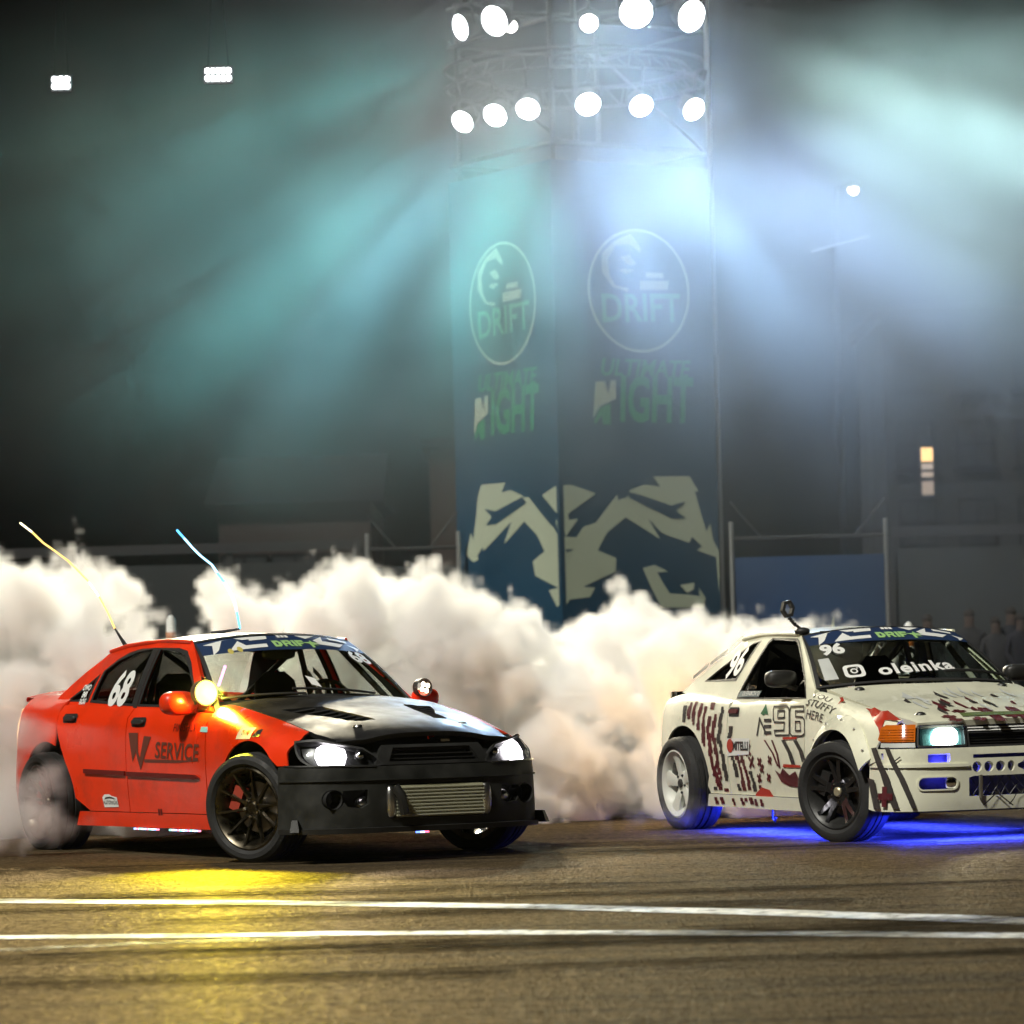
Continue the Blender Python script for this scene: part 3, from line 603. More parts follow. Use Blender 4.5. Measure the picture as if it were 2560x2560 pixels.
    text_on('door_sticker', 'FINISHLY', side, c.px_side([(462, 1820)], side)[0], M['trim_red'], fd, size=.07, shear=.2, xs=1.1)
    decal('blue_sticker', c.px_side([(503, 1817), (520, 1817), (519, 1831), (500, 1830)], side), side, mat('pale_blue_print', (.25, .6, .62), .5), fd)
    st = decal('club_sticker', c.px_side([(257, 1993), (262, 1986), (273, 1985), (280, 1990), (293, 1993), (298, 2017), (262, 2018)], side), side, M['white_print'], fd, off=.0035)
    text_on('club_lettering', 'AUTORADIO', side, c.px_side([(279, 2006)], side)[0], M['dark_print'], st, size=.036, off=.007)
    decal('club_roofline', c.px_side([(262, 1999), (266, 1993), (276, 1991), (284, 1994), (292, 1998), (284, 1996), (275, 1994), (267, 1996)], side), side, M['dark_print'], st, off=.007)
    wing = [o for o in g.children if o.name.startswith('front_wing')][0]
    s1 = decal('wing_sticker', c.px_side([(605, 1818), (642, 1820), (625, 1848), (590, 1848)], side, -.8), side, mat('cream_print', (.7, .6, .4), .5), wing, off=.004)
    text_on('wing_lettering', 'DRIFT', side, c.px_side([(616, 1833)], side)[0], M['dark_print'], s1, size=.035, off=.007)
    decal('wing_sticker', c.px_side([(646, 1826), (658, 1824), (647, 1842), (628, 1843)], side, -.8), side, M['dark_print'], wing, off=.004)
    for q in ((398, 2030), (404, 2030)):
        p = c.px_side([q], side)[0]; decal('sill_mark', rrect(p[0]-.012, p[1]-.02, p[0]+.012, p[1]+.02, .005), side, M['trim_red'], fd)
    # bonnet
    us = np.linspace(-.93, .93, 25)*ns.um; fe = []
    for u in us:
        p = ns.fn([u], [.695])[0]
        if abs(p[1]) < bd.yk(min(p[0], .6), 5.0)-.0: fe.append((p[0]+.0, p[1]))
    sd = lambda s: [(x, s*(bd.yk(x, 5.0)-.006)) for x in np.linspace(-.40, fe[0][0]-.03, 8)]
    rear = [(-.40-.07*(1-(abs(t))**2), t*.69) for t in np.linspace(1, -1, 9)]; rear = [(-.42-.10*abs(t)**2+.02, t*(bd.yk(-.42, 5)-.006)) for t in np.linspace(1, -1, 9)]
    hood_poly = sd(-1) + fe + sd(1)[::-1] + rear
    bul = lambda x, y: .022*np.clip(1-(np.abs(y)/.40)**4, 0, 1)*np.clip((x+.42)/.3, 0, 1)
    def hf(x, y):
        P = bd.top(x, y); P[:, 2] += bul(P[:, 0], P[:, 1]); return P
    vent = c.px_top([(704, 1774), (760, 1768), (806, 1766), (870, 1781), (940, 1798), (905, 1802), (870, 1801), (806, 1790), (747, 1783)], hf, .88)
    ventm = [(x, -y) for x, y in vent][::-1]
    hood = panel('bonnet', hood_poly, hf, M['carbon'], g, holes=[vent, ventm], res=.05, thick=.03)
    for vv in (vent, ventm):
        vx = np.array(vv); panel('vent_well', [tuple(vx.mean(0)+(p-vx.mean(0))*1.12) for p in vx], hf, U, hood, res=.08, off=-.05, thick=0)
        lo, hi = vx.min(0), vx.max(0); cy_ = vx[:, 1].mean()
        for i in range(7):
            t = (i+.6)/7.2; x = lo[0]+(hi[0]-lo[0])*t; ys = []
            for j in range(len(vx)):
                a, b = vx[j], vx[(j+1) % len(vx)]
                if (a[0]-x)*(b[0]-x) < 0: ys.append(a[1]+(b[1]-a[1])*(x-a[0])/(b[0]-a[0]))
            if len(ys) < 2: continue
            y0, y1 = min(ys), max(ys)
            za, zb_ = hf([x], [y0])[0][2], hf([x], [y1])[0][2]
            V = [(x-.028, y0, za-.034), (x-.028, y1, zb_-.034), (x+.018, y1, zb_-.006), (x+.018, y0, za-.006), (x-.026, y0, za-.04), (x-.026, y1, zb_-.04), (x+.02, y1, zb_-.012), (x+.02, y0, za-.012)]
            mk('vent_slat', V, [(0, 1, 2, 3), (7, 6, 5, 4), (0, 4, 5, 1), (3, 2, 6, 7), (0, 3, 7, 4), (1, 5, 6, 2)], mat('vent_slat', (.05, .05, .05), .5), hood, False)
    for yy in (-.36, .36):
        p = hf([.52], [yy])[0]; MB().lathe([(0, .012), (.02, .012), (.028, .004), (.03, 0)], 16, 'z', tuple(p)).build('bonnet_pin', M['alu'], hood)
    panel('cowl', [(-.36, -.70), (-.36, .70), (-.52, .74), (-.60, .70), (-.44, .3), (-.40, 0), (-.44, -.3), (-.60, -.70), (-.52, -.74)], lambda x, y: bd.top(x, y)-np.array([0, 0, .02]), M['black_plastic'], g, res=.06, thick=.0)
    # windscreen, roof, rear screen
    rf = dict(ref=(-3, 0, .3), refx=False)
    wsp = panel('windscreen', [(-.97, .02), (.97, .02), (.97, .97), (-.97, .97)], ws, M['glass'], g, res=.06, thick=0, sc=(.65, .6), **rf)
    panel('windscreen_seal', [(-1.0, 0), (1.0, 0), (1.0, 1.0), (-1.0, 1.0)], ws, M['black_plastic'], wsp, holes=[[(-.96, .04), (.96, .04), (.965, .965), (-.965, .965)]], res=.06, thick=.015, off=.003, sc=(.65, .6), **rf)
    banner_strip(wsp, ws, M, .73, .95, .6)
    text_on('race_number', '68', ws, (.75, .60), M['white_print'], wsp, size=.16, off=.006, bold=.006, su=(1.6, .06), sv=(0, 1.55), ref=(-3, 0, .3), refx=False)
    for s_, t_ in ((-.70, .72), (-.60, .735)):
        MB().add(ws(*np.array(circ((s_, t_), .028, 14, .045)).T)+np.array([.008, 0, .008]), [tuple(range(14))]).build('screen_badge', mat('badge', (.5, .42, .1), .4), wsp)
    decal('screen_label', [(-.12, .16), (-.04, .12), (-.05, .24), (-.13, .28)], ws, M['white_print'], wsp, off=.004, **rf)
    for s0, s1 in ((-.25, -.95), (.45, -.35)):
        pts = [tuple(ws([s0+(s1-s0)*t], [.02+.07*t])[0]+np.array([.02, 0, .02])) for t in np.linspace(0, 1, 6)]
        MB().tube(pts, .008, 6).build('wiper', M['black_plastic'], g)
    zr = lambda x: float(hs.f(hs.yr, x))
    rp = [(-1.10-.09*abs(t)**2.2, t*zr(-1.19)) for t in np.linspace(-1, 1, 11)] + [(x, zr(x)) for x in (-1.4, -1.7, -2.0)] + [(-2.42+.04*abs(t)**2.2, t*zr(-2.4)) for t in np.linspace(1, -1, 9)] + [(x, -zr(x)) for x in (-2.0, -1.7, -1.4)]
    roof = panel('roof', rp, hs.roof, M['carbon'], g, res=.07, thick=.02)
    for sg in (-1, 1):
        MB().tube([(x, sg*(zr(x)+.002), float(hs.f(hs.zr, x))+.003) for x in (-1.2, -1.5, -1.8, -2.1, -2.38)], .014, 8).build('roof_rail', paint, g)
    panel('rear_screen', [(-.97, .03), (.97, .03), (.97, .97), (-.97, .97)], rw, M['glass_clear'], g, res=.08, thick=0, sc=(.6, .5))
    # boot, rear bumper, tail lamps
    bp = [(-2.99, -.64), (-2.99, .64), (-3.28, .62), (-3.50, .55), (-3.56, .3), (-3.57, 0), (-3.56, -.3), (-3.50, -.55), (-3.28, -.62)]
    boot = panel('boot_lid', bp, bd.top, paint, g, res=.08, thick=.03)
    mb = MB(); V = []; F = []
    for t in np.linspace(-1, 1, 13):
        x = -3.52+.08*abs(t)**3; y = t*.66; V += [(x+.12, y, 1.035-.03*abs(t)**3), (x, y, 1.065-.05*abs(t)**3), (x-.01, y, 1.055-.05*abs(t)**3), (x-.01, y, 1.01-.03*abs(t)**3)]
    for i in range(12):
        for j in range(4): F.append((i*4+j, i*4+(j+1) % 4, i*4+4+(j+1) % 4, i*4+4+j))
    mb.add(V, F).build('boot_spoiler', paint, boot)
    panel('rear_bumper', [(-tl.um, .26), (tl.um, .26), (tl.um, .66), (-tl.um, .66)], tl.fn, paint, g, res=.1)
    panel('tail_panel', [(-.55, .66), (.55, .66), (.55, .98), (-.55, .98)], tl.fn, paint, g, res=.1)
    for s_ in (-1, 1):
        panel('tail_lamp', [(s_*.56, .67), (s_*tl.um*.98, .69), (s_*tl.um*.98, .93), (s_*.56, .95)], tl.fn, mat('tail_red', (.3, .01, .01), .2, coat=1, emit=(1, .35, .08), estr=2), g, res=.1, off=.006)
        pl = bpy.data.lights.new('tail_light', 'POINT'); pl.energy = 1.2; pl.color = (1, .55, .2); pl.shadow_soft_size = .08; po = bpy.data.objects.new('tail_light', pl); COL.objects.link(po); po.parent = g; po.location = (-3.75, s_*.6, .8)
    panel('tail_backing', [(-tl.um, .62), (tl.um, .62), (tl.um*.97, .97), (-tl.um*.97, .97)], tl.ins(.03), U, g, res=.1, thick=0)  # unseen panel added to keep tail lamp light out of the body
    # front bumper
    ic = c.px_nose([(968, 1972), (985, 1968), (1205, 1958), (1218, 1965), (1218, 1998), (1205, 2014), (1000, 2026), (978, 2010)], ns)
    h1 = circ(c.px_nose([(832, 2000)], ns)[0], .068, 20, .058); h2 = c.px_nose([(858, 1978), (920, 1974), (922, 2010), (905, 2020), (870, 2018), (856, 2000)], ns)
    icm = [(-.345, .42), (-.33, .445), (.33, .445), (.345, .42), (.335, .275), (.30, .245), (-.30, .245), (-.335, .275)]
    h1m = [(-u, v) for u, v in h1]; h2m = [(-u, v) for u, v in h2]
    um = ns.um
    bpoly = [(-um, .20), (-um*.8, .175), (0, .165), (um*.8, .175), (um, .20), (um, .555), (um*.86, .563), (um*.55, .552), (.34, .55), (-.34, .55), (-um*.55, .552), (-um*.86, .563), (-um, .555)]
    bum = panel('front_bumper', bpoly, ns.fn, M['bumper_black'], g, holes=[icm, h1, h2, h1m, h2m], res=.04, thick=.05, sc=(1, 1))
    panel('bumper_crease', [(-um*.98, .468), (um*.98, .468), (um*.98, .480), (-um*.98, .480)], ns.fn, M['bumper_black'], bum, off=.012, thick=.02, res=.05)
    panel('splitter_lip', [(-um, .165), (um, .165), (um, .195), (-um, .195)], lambda u, v: ns.fn(u, v)*np.array([1.0, 1.012, 1])+np.array([.022, 0, 0]), M['satin_black'], bum, res=.05, thick=.05)
    for s_ in (-1, 1):                               # corner blades
        p = ns.fn([s_*um*.83], [.20])[0]; rot = Euler((0, 0, s_*R(35))).to_matrix()
        MB().box((p[0]+.005, p[1]+s_*.015, .215), (.13, .055, .07), rot, .6).build('corner_blade', M['satin_black'], bum, False)
    panel('intake_well', [(-um*.93, .2), (um*.93, .2), (um*.93, .52), (-um*.93, .52)], ns.ins(.12), U, bum, res=.1, thick=0)
    cr = MB()
    i0 = ns.fn([-.34], [.3])[0][0]-.05
    cor = MB().box((i0+.02, .015, .342), (.07, .60, .185)).build('intercooler', mat('cooler_core', (.5, .5, .36), .5, .3, bump=.3, bscale=120), g, False)
    for k in range(9): MB().box((i0+.06, .015, .262+.020*k), (.016, .60, .007)).build('cooler_row', mat('cooler_row', (.62, .62, .46), .45, .2), cor, False)
    for s_ in (-1, 1): sell('cooler_tank', (i0+.02, .015+s_*.325, .342), (.05, .035, .098), M['alu'], cor, 3)
    MB().tube([(i0+.07, -.30, .43), (i0+.09, -.27, .38), (i0+.075, -.24, .27)], .03, 8).build('boost_hose', M['satin_black'], cor)
    for hh, s_ in ((h1, -1), (h1m, 1)):
        cc = np.array(hh).mean(0); p = ns.fn([cc[0]], [cc[1]])[0]
        MB().lathe([(.055, .01), (.052, -.03), (.05, -.10)], 24, 'x', (p[0]-.0, p[1], p[2])).build('brake_duct', M['black_plastic'], bum)
    sell('duct_clutter', tuple(ns.fn([np.array(h2).mean(0)[0]+.04], [.335], .10)[0]), (.05, .05, .04), M['alu'], bum, 2)
    sell('duct_clutter', tuple(ns.fn([-np.array(h2).mean(0)[0]], [.345], .08)[0]), (.04, .08, .05), M['alu'], bum, 2)
    MB().box((.62, -.02, .178), (.05, .16, .02)).build('tow_bracket', M['satin_black'], bum, False)
    for k, cl in enumerate(((.1, .2, 1), (.5, .6, 1), (1, .1, .2))): MB().box((.80, -.13+.03*k, .160), (.012, .024, .012)).build('chin_led', emis('chin_led%d' % k, cl, 3), bum, False)
    # grille opening between the lamps
    panel('grille_backing', [(-.42, .545), (.42, .545), (.40, .70), (-.40, .70)], ns.ins(.07), U, g, res=.08, thick=0)
    gr = panel('grille_frame', [(-.40, .556), (.40, .556), (.355, .672), (-.355, .672)], ns.fn, M['satin_black'], g, holes=[[(-.31, .575), (.31, .575), (.275, .655), (-.275, .655)]], res=.05, thick=.05)
    for k in range(3): MB().box((ns.fn([0], [.59+.025*k])[0][0]-.035, 0, .59+.025*k), (.015, .60, .006)).build('grille_bar', M['black_plastic'], gr, False)
    MB().box((ns.fn([0], [.685])[0][0]+.0, .10, .69), (.012, .06, .014)).build('bonnet_catch', M['chrome'], gr, False)
    # headlamps
    hl = c.px_nose([(735, 1853), (787, 1849), (850, 1858), (908, 1869), (940, 1890), (960, 1911), (930, 1917), (775, 1918), (752, 1903)], ns)
    be0 = c.px_nose([(785, 1872), (800, 1864), (830, 1866), (858, 1873), (864, 1892), (856, 1916), (792, 1916), (781, 1895)], ns)
    lampm = emis('xenon', (1, .93, .97), 14)
    for s_ in (-1, 1):
        P = [(u*(-s_), v) for u, v in hl]
        hou = panel('headlamp', P, ns.ins(.055), mat('lamp_bowl', (.05, .05, .052), .3, .6), g, res=.05, thick=0)
        panel('headlamp_rim', P, ns.fn, M['black_plastic'], hou, holes=[[tuple(np.array(P).mean(0)+(np.array(p)-np.array(P).mean(0))*(.93, .86)) for p in P]], res=.04, thick=.05, off=.002)
        panel('headlamp_lens', P, ns.fn, M['lens'], hou, res=.05, thick=0, off=-.004)
        panel('headlamp_glow', [(u*(-s_), v) for u, v in be0], ns.ins(.03), lampm, hou, res=.05, thick=0)
        p = ns.fn([s_*um*.47], [.615], .04)[0]; sell('side_projector', tuple(p), (.03, .028, .028), M['chrome'], hou, 2)
        p = ns.fn([s_*um*.62], [.62])[0]
        spot('headlamp_light', (p[0]+.03, p[1], p[2]), (p[0]+10, p[1]+s_*.6, -.25), 120, 70, (1, .95, .95), .7, .05, g)
        panel('headlamp_ledge', [(s_*.40, .548), (s_*um*.93, .556), (s_*um*.93, .564), (s_*.40, .556)], ns.fn, M['alu'] if s_ > 0 else M['satin_black'], hou, off=.006, thick=.01)
    # mirrors with auxiliary lamps
    for s_ in (-1, 1):
        mr = sell('door_mirror', (-.77, s_*.88, .945), (.075, .125, .075) if s_ < 0 else (.06, .09, .06), paint, g, 2.8, rot=Euler((0, 0, s_*R(-10))).to_matrix(), cut=lambda p: (p[0]*(1-.25*(p[2]/.08)**2), p[1], p[2]))
        MB().tube([(-.76, s_*.76, .90), (-.77, s_*.80, .915), (-.78, s_*.84, .925)], .024, 8).build('mirror_stalk', paint, mr)
        lp = (-.66, s_*.76, 1.005) if s_ < 0 else (-.72, s_*.83, 1.01)
        MB().lathe([(a_*(1 if s_ < 0 else .72), b_) for a_, b_ in [(.045, -.05), (.076, -.03), (.082, .03), (.078, .034), (.072, .03)]], 24, 'x', lp).build('lamp_pod', M['black_plastic'], mr)
        MB().tube([(lp[0]-.02, lp[1], lp[2]-.05), (-.78, s_*.84, .925)], .01, 6).build('lamp_bracket', M['black_plastic'], mr)
        if s_ < 0:
            MB().lathe([(0, .055), (.042, .050), (.074, .032)], 24, 'x', lp).build('lamp_lens', emis('amber_lamp', (1, .74, .08), 6), mr)
            spot('amber_light', (lp[0]+.07, lp[1], lp[2]), tuple(c.inv @ Vector(on_ground((420, 2262)))), 1300, 60, (.88, .84, .04), .9, .06, g)
            pl = bpy.data.lights.new('amber_spill', 'POINT'); pl.energy = 22; pl.color = (1, .7, .08); pl.shadow_soft_size = .05; po = bpy.data.objects.new('amber_spill', pl); COL.objects.link(po); po.parent = g; po.location = (lp[0]+.08, lp[1]-.02, lp[2]+.0)
        else:
            for k in range(4):
                a = math.pi/2*k+.5; MB().lathe([(0, .04), (.012, .038), (.015, .034)], 12, 'x', (lp[0], lp[1]+.024*math.cos(a), lp[2]+.024*math.sin(a))).build('lamp_led', emis('warm_led', (1, .85, .6), 8), mr)
    # wheels
    wm = dict(rim=M['gun'], spoke=M['gun'], cal=mat('red_caliper', (.35, .05, .03), .4), nut=M['chrome'], cap=M['gun'])
    wheel('wheel', g, (A[0], -.775, .32), 22, 4, False, .326, .235, .242, 'ten', wm, .12)
    wheel('wheel', g, (A[0], .775, .32), 22, 4, True, .326, .235, .242, 'ten', wm, .3)
    wheel('wheel', g, (B[0], -.79, .325), 0, 1.5, False, .326, .255, .242, 'ten', wm, .5)
    wheel('wheel', g, (B[0], .79, .325), 0, 1.5, True, .326, .255, .242, 'ten', wm, .7)
    # whip aerials with lit wire
    for (base, px, dep, colr, nm) in (((-2.28, -.50, 1.325), [(293, 1606), (285, 1575)], 0, None, 'w'),): pass
    def whip(nm, b, pxs, ems, red=False):
        d0 = float((Matrix(c.inv.inverted()) @ Vector(b)).y)
        pts = [Vector(b)] + [Vector(c.inv @ Vector(at(p, d0))) for p in pxs]
        pts2 = [tuple(x) for x in spl([tuple(p) for p in pts], 4)] if False else pts
        bs = MB().tube([pts[0], pts[0].lerp(pts[1], .5), pts[1]], [.016, .010, .006], 8).build(nm, M['black_plastic'], g)
        for i in range(1, len(pts)-1):
            MB().tube([pts[i], pts[i+1]], .0065, 6).build('aerial_wire', ems[min(i-1, len(ems)-1)], bs)
    bl = emis('blue_wire', (.08, .45, 1), 3); wh_ = emis('ice_wire', (.30, .72, 1), 3.2)
    orw = emis('amber_wire', (1, .62, .16), 1.6); orb = emis('amber_wire_bright', (1, .85, .5), 3.5)
    whip('whip_aerial', (-2.30, -.47, 1.325), [(287, 1571), (268, 1528), (247, 1490), (222, 1455), (198, 1430), (170, 1402), (138, 1378), (108, 1357), (80, 1330), (50, 1307)], [orw, orw, orb, orw, orw, orw, orw, orw, orb])
    whip('whip_aerial', (-1.62, -.20, 1.387), [(600, 1572), (592, 1530), (586, 1505), (574, 1478), (560, 1455), (543, 1432), (530, 1412), (502, 1390), (480, 1368), (460, 1345), (442, 1325)], [bl, wh_, wh_, wh_, bl, wh_, wh_, wh_, wh_, bl])
    # running light dots under the sill
    for k in range(26):
        if 9 < k < 14: continue
        MB().box((-1.55+.035*k, -.80, .165), (.028, .008, .010)).build('sill_led', emis('sill_led%d' % (k % 4), [(.3, .5, 1), (1, .2, .3), (.2, 1, .8), (.9, .9, 1)][k % 4], 2.5), g, False)
    # cabin
    I = M['interior']
    sell('dashboard', (-.80, 0, .86), (.22, .68, .10), I, g, 4)
    for s_ in (-1, 1): seat(g, (-1.50, s_*.36, .17), I)
    st = MB().lathe([(.15, -.012), (.166, 0), (.15, .012), (.138, 0)], 28, 'x', (0, 0, 0), closed=True).build('steering_wheel', M['black_plastic'], g); st.location = (-1.08, .37, .93); st.rotation_euler = (0, R(-22), 0)
    for a in (0, 2.09, 4.19): MB().box((0, .075*math.cos(a+1.57), .075*math.sin(a+1.57)), (.008, .03, .15), Euler((a, 0, 0)).to_matrix()).build('wheel_arm', M['black_plastic'], st, False)
    cg = M['satin_black']
    for s_ in (-1, 1):
        MB().tube([(-.72, s_*.66, .3), (-.76, s_*.645, .90), (-1.22, s_*.50, 1.295), (-1.72, s_*.50, 1.31)], .02, 8).build('cage_front_leg', cg, g)
        MB().tube([(-1.72, s_*.60, .3), (-1.74, s_*.62, .85), (-1.73, s_*.50, 1.31)], .02, 8).build('cage_main_leg', cg, g)
        MB().tube([(-1.73, s_*.50, 1.31), (-2.7, s_*.5, .9)], .02, 8).build('cage_rear_stay', cg, g)
    MB().tube([(-1.73, -.50, 1.31), (-1.73, .50, 1.31)], .02, 8).build('cage_crossbar', cg, g)
    MB().tube([(-1.73, .60, .5), (-1.73, -.48, 1.28)], .02, 8).build('cage_diagonal', cg, g)
    sell('rear_view_mirror', (-1.02, -.04, 1.24), (.02, .12, .035), M['black_plastic'], g, 3)
    MB().tube([(-.98, -.44, 1.17), (-.92, -.52, 1.05)], .008, 6).build('pink_light_stick', emis('pink_stick', (1, .25, .8), 4), g)
    return c
RED = build_red()
# ------------------------------------------------------------------ the white hatchback
M['white_paint'] = mat('white_paint', (.76, .76, .60), .33, coat=.5, var=.05, vscale=3, bump=.01, bscale=5, dirt=(.30, .27, .2), dscale=4, damt=.4)
M['maroon'] = mat('maroon', (.085, .008, .013), .45, var=.3, vscale=9)
M['char'] = mat('char', (.035, .03, .028), .5)
M['rust_red'] = mat('rust_red', (.42, .03, .012), .45)
M['amber_lens'] = mat('amber_lens', (.55, .13, .01), .12, coat=1)
M['bare'] = mat('bare', (.5, .52, .5), .45, var=.1)
def build_white():
    c = Car('white_drift_hatchback', 'white three-door drift car numbered 96 with maroon pixel livery and blue underglow', 2.703, 22.284, 1.20076, -.0005, .0010)
    g = c.root; paint = M['white_paint']; A = (0.0, .31); B = (-2.33, .31); U = M['underbody']
    bd = Body({.82: [(.60, .25), (.62, .35), (.64, .48), (.64, .57), (.62, .645), (.53, .688), (.27, .70), (0, .703)],
               .60: [(.72, .20), (.74, .34), (.755, .50), (.745, .61), (.715, .682), (.635, .728), (.31, .752), (0, .758)],
               .30: [(.77, .18), (.785, .35), (.795, .53), (.77, .67), (.725, .740), (.64, .782), (.32, .81), (0, .815)],
               -.1: [(.775, .17), (.79, .36), (.80, .56), (.775, .74), (.73, .812), (.65, .848), (.32, .874), (0, .878)],
               -.5: [(.765, .17), (.78, .36), (.79, .56), (.775, .80), (.738, .872), (.67, .912), (.33, .945), (0, .95)],
               -.75: [(.765, .17), (.78, .36), (.79, .57), (.778, .78), (.745, .85), (.67, .87), (.33, .88), (0, .88)],
               -1.5: [(.765, .17), (.78, .36), (.79, .58), (.775, .79), (.745, .85), (.67, .865), (.33, .875), (0, .875)],
               -2.0: [(.78, .18), (.80, .36), (.81, .58), (.785, .80), (.74, .875), (.65, .90), (.33, .91), (0, .91)],
               -2.4: [(.80, .2), (.82, .36), (.825, .58), (.79, .80), (.735, .89), (.63, .92), (.31, .935), (0, .94)],
               -2.8: [(.74, .25), (.76, .38), (.77, .58), (.75, .78), (.70, .865), (.60, .895), (.3, .91), (0, .915)],
               -3.0: [(.68, .3), (.70, .4), (.71, .58), (.70, .76), (.65, .84), (.56, .87), (.28, .885), (0, .89)]})
    hs = House(zb=[(-2.8, .92), (-2.4, .90), (-1.8, .855), (-.5, .845)], zr=[(-2.1, 1.225), (-1.88, 1.258), (-1.5, 1.285), (-1.0, 1.27), (-.8, 1.25)], yb=[(-2.8, .66), (-2.4, .70), (-1.5, .745), (-.6, .735)],
               yr=[(-2.1, .535), (-1.5, .555), (-1.0, .55)], zc=[(-2.1, 1.262), (-1.9, 1.295), (-1.5, 1.325), (-.95, 1.31)], bulge=.008)
    ns = Nose(.40, 4.2, [(.1, .36), (.17, .385), (.25, .395), (.45, .395), (.56, .385), (.64, .355), (.74, .30)], [(.1, .81), (.2, .815), (.45, .80), (.56, .79), (.62, .78), (.74, .735)])
    tl = Nose(-2.75, 3.2, [(.1, .22), (.3, .28), (.6, .29), (.9, .24)], [(.1, .72), (.4, .76), (.9, .68)], -1)
    ws = hs.patch((-.34, 0, .963), (-.51, .695, .928), (-.93, 0, 1.312), (-1.0, .548, 1.266), .022)
    rw = hs.patch((-2.68, 0, .935), (-2.62, .62, .915), (-1.90, 0, 1.29), (-1.90, .535, 1.25), .03)
    kk = bd.k_of_z
    mb = MB(); mb.box((-1.2, 0, .24), (2.7, 1.36, .05)); mb.box((-.46, 0, .52), (.05, 1.34, .56)); mb.box((-2.5, 0, .55), (.05, 1.3, .55)); mb.box((.2, 0, .4), (.16, 1.0, .3)); mb.build('floor_pan', U, g, False)
    for sg in (-1, 1):
        for (cx, cz) in (A, B):
            V = []; F = []
            for x, z in arc((cx, cz), .375, -20, 200, 18): V += [(x, sg*.755, z), (x, sg*.48, z)]
            for i in range(18): F.append((2*i, 2*i+1, 2*i+3, 2*i+2))
            mk('arch_liner', V, F, U, g)
    S = {s: bd.side(s) for s in (-1, 1)}; K = {s: bd.kfn(s) for s in (-1, 1)}; HS = {s: hs.side(s) for s in (-1, 1)}
    d0, d1 = -.51, -1.66
    P_ = {}
    for sg in (-1, 1):
        side = S[sg]; kf = K[sg]; h = HS[sg]
        def kp(pts): return [(x, kk(x, z)) for x, z in pts]
        ar = arc(A, .385, 192, 22, 24)
        poly = kp([(d0+.005, .25), (d0+.005, .5), (d0+.005, .8)]) + [(d0+.005, 4.95)] + [(x, 4.95) for x in np.linspace(-.4, .55, 10)] + kp([(.60, .66), (.52, .655), (.44, .56), (.40, .52), (.38, .46)]) + kp(ar[::-1][1:]) + kp([(-.36, .25)])
        P_['wing', sg] = panel('front_wing', poly, kf, paint, g, res=.055, sc=(1, .13))
        fl = arc(A, .370, 20, 178, 26) + arc(A, .455, 172, 26, 26)
        ff = lambda x, z, side=side, sg=sg: side(x, z)+np.stack([np.zeros(len(np.ravel(x))), sg*np.interp(np.hypot(np.ravel(x)-A[0], np.ravel(z)-A[1]), [.37, .39, .44, .46], [.055, .05, .02, .0]), np.zeros(len(np.ravel(x)))], 1)
        fw = panel('arch_flare', fl, ff, M['bare'] if False else paint, P_['wing', sg], res=.04, thick=.02, off=.004)
        for a in (35, 60, 85, 110, 135, 160):
            p = ff([A[0]+.43*math.cos(R(a))], [A[1]+.43*math.sin(R(a))])[0]; MB().lathe([(0, sg*.012), (.008, sg*.011), (.011, sg*.004)], 10, 'y', (p[0], p[1], p[2])).build('flare_rivet', M['alu'], fw)
        P_['door', sg] = panel('door', [(d0-.005, .25), (d1+.005, .25), (d1+.005, .86), (-1.1, .85), (-.62, .848), (d0-.005, .87)], side, paint, g, res=.06)
        ar2 = arc(B, .385, 8, 178, 22)
        q = kp([(d1-.005, .86), (d1-.005, .25), (-1.95, .25), (-1.98, .30)] + ar2 + [(-2.74, .28), (-2.78, .28), (-2.78, .5), (-2.78, .76)]) + [(-2.79, 4.95)] + [(x, 4.95) for x in np.linspace(-2.7, d1-.1, 8)]
        P_['quarter', sg] = panel('quarter_panel', q, kf, paint, g, res=.06, sc=(1, .13))
        panel('sill', [(-.34, .245), (-.36, .165), (-2.00, .165), (-1.96, .245)], lambda x, z: side(x, z)+np.array([0, sg*.012, 0]), paint, g, res=.08)
        hx, hz = -1.55, .80
        decal('handle_recess', rrect(-1.64, .755, -1.49, .815, .012), side, M['dark_print'], P_['door', sg], off=.003)
        panel('door_handle', rrect(-1.63, .775, -1.505, .802, .01), side, M['maroon'], P_['door', sg], off=.015, thick=.012)
        wd = [(-.59, .868), (-.69, .985), (-.86, 1.13), (-.99, 1.232), (-1.03, 1.248), (-1.395, 1.256), (-1.43, 1.235), (-1.615, .90), (-1.615, .868)]
        wq = [(-1.735, .985), (-1.60, 1.19), (-1.555, 1.245), (-1.66, 1.236), (-1.79, 1.195), (-2.06, 1.085), (-2.27, .985)]
        out = [(-.505, .925), (-1.0, 1.267), (-1.25, 1.277), (-1.5, 1.285), (-1.88, 1.258), (-1.90, 1.25), (-2.62, .915), (-2.4, .885), (-1.8, .845), (-.75, .838), (-.52, .85)]
        fr = panel('cabin_frame', out, h, paint, g, holes=[wd, wq], res=.05, thick=.03)
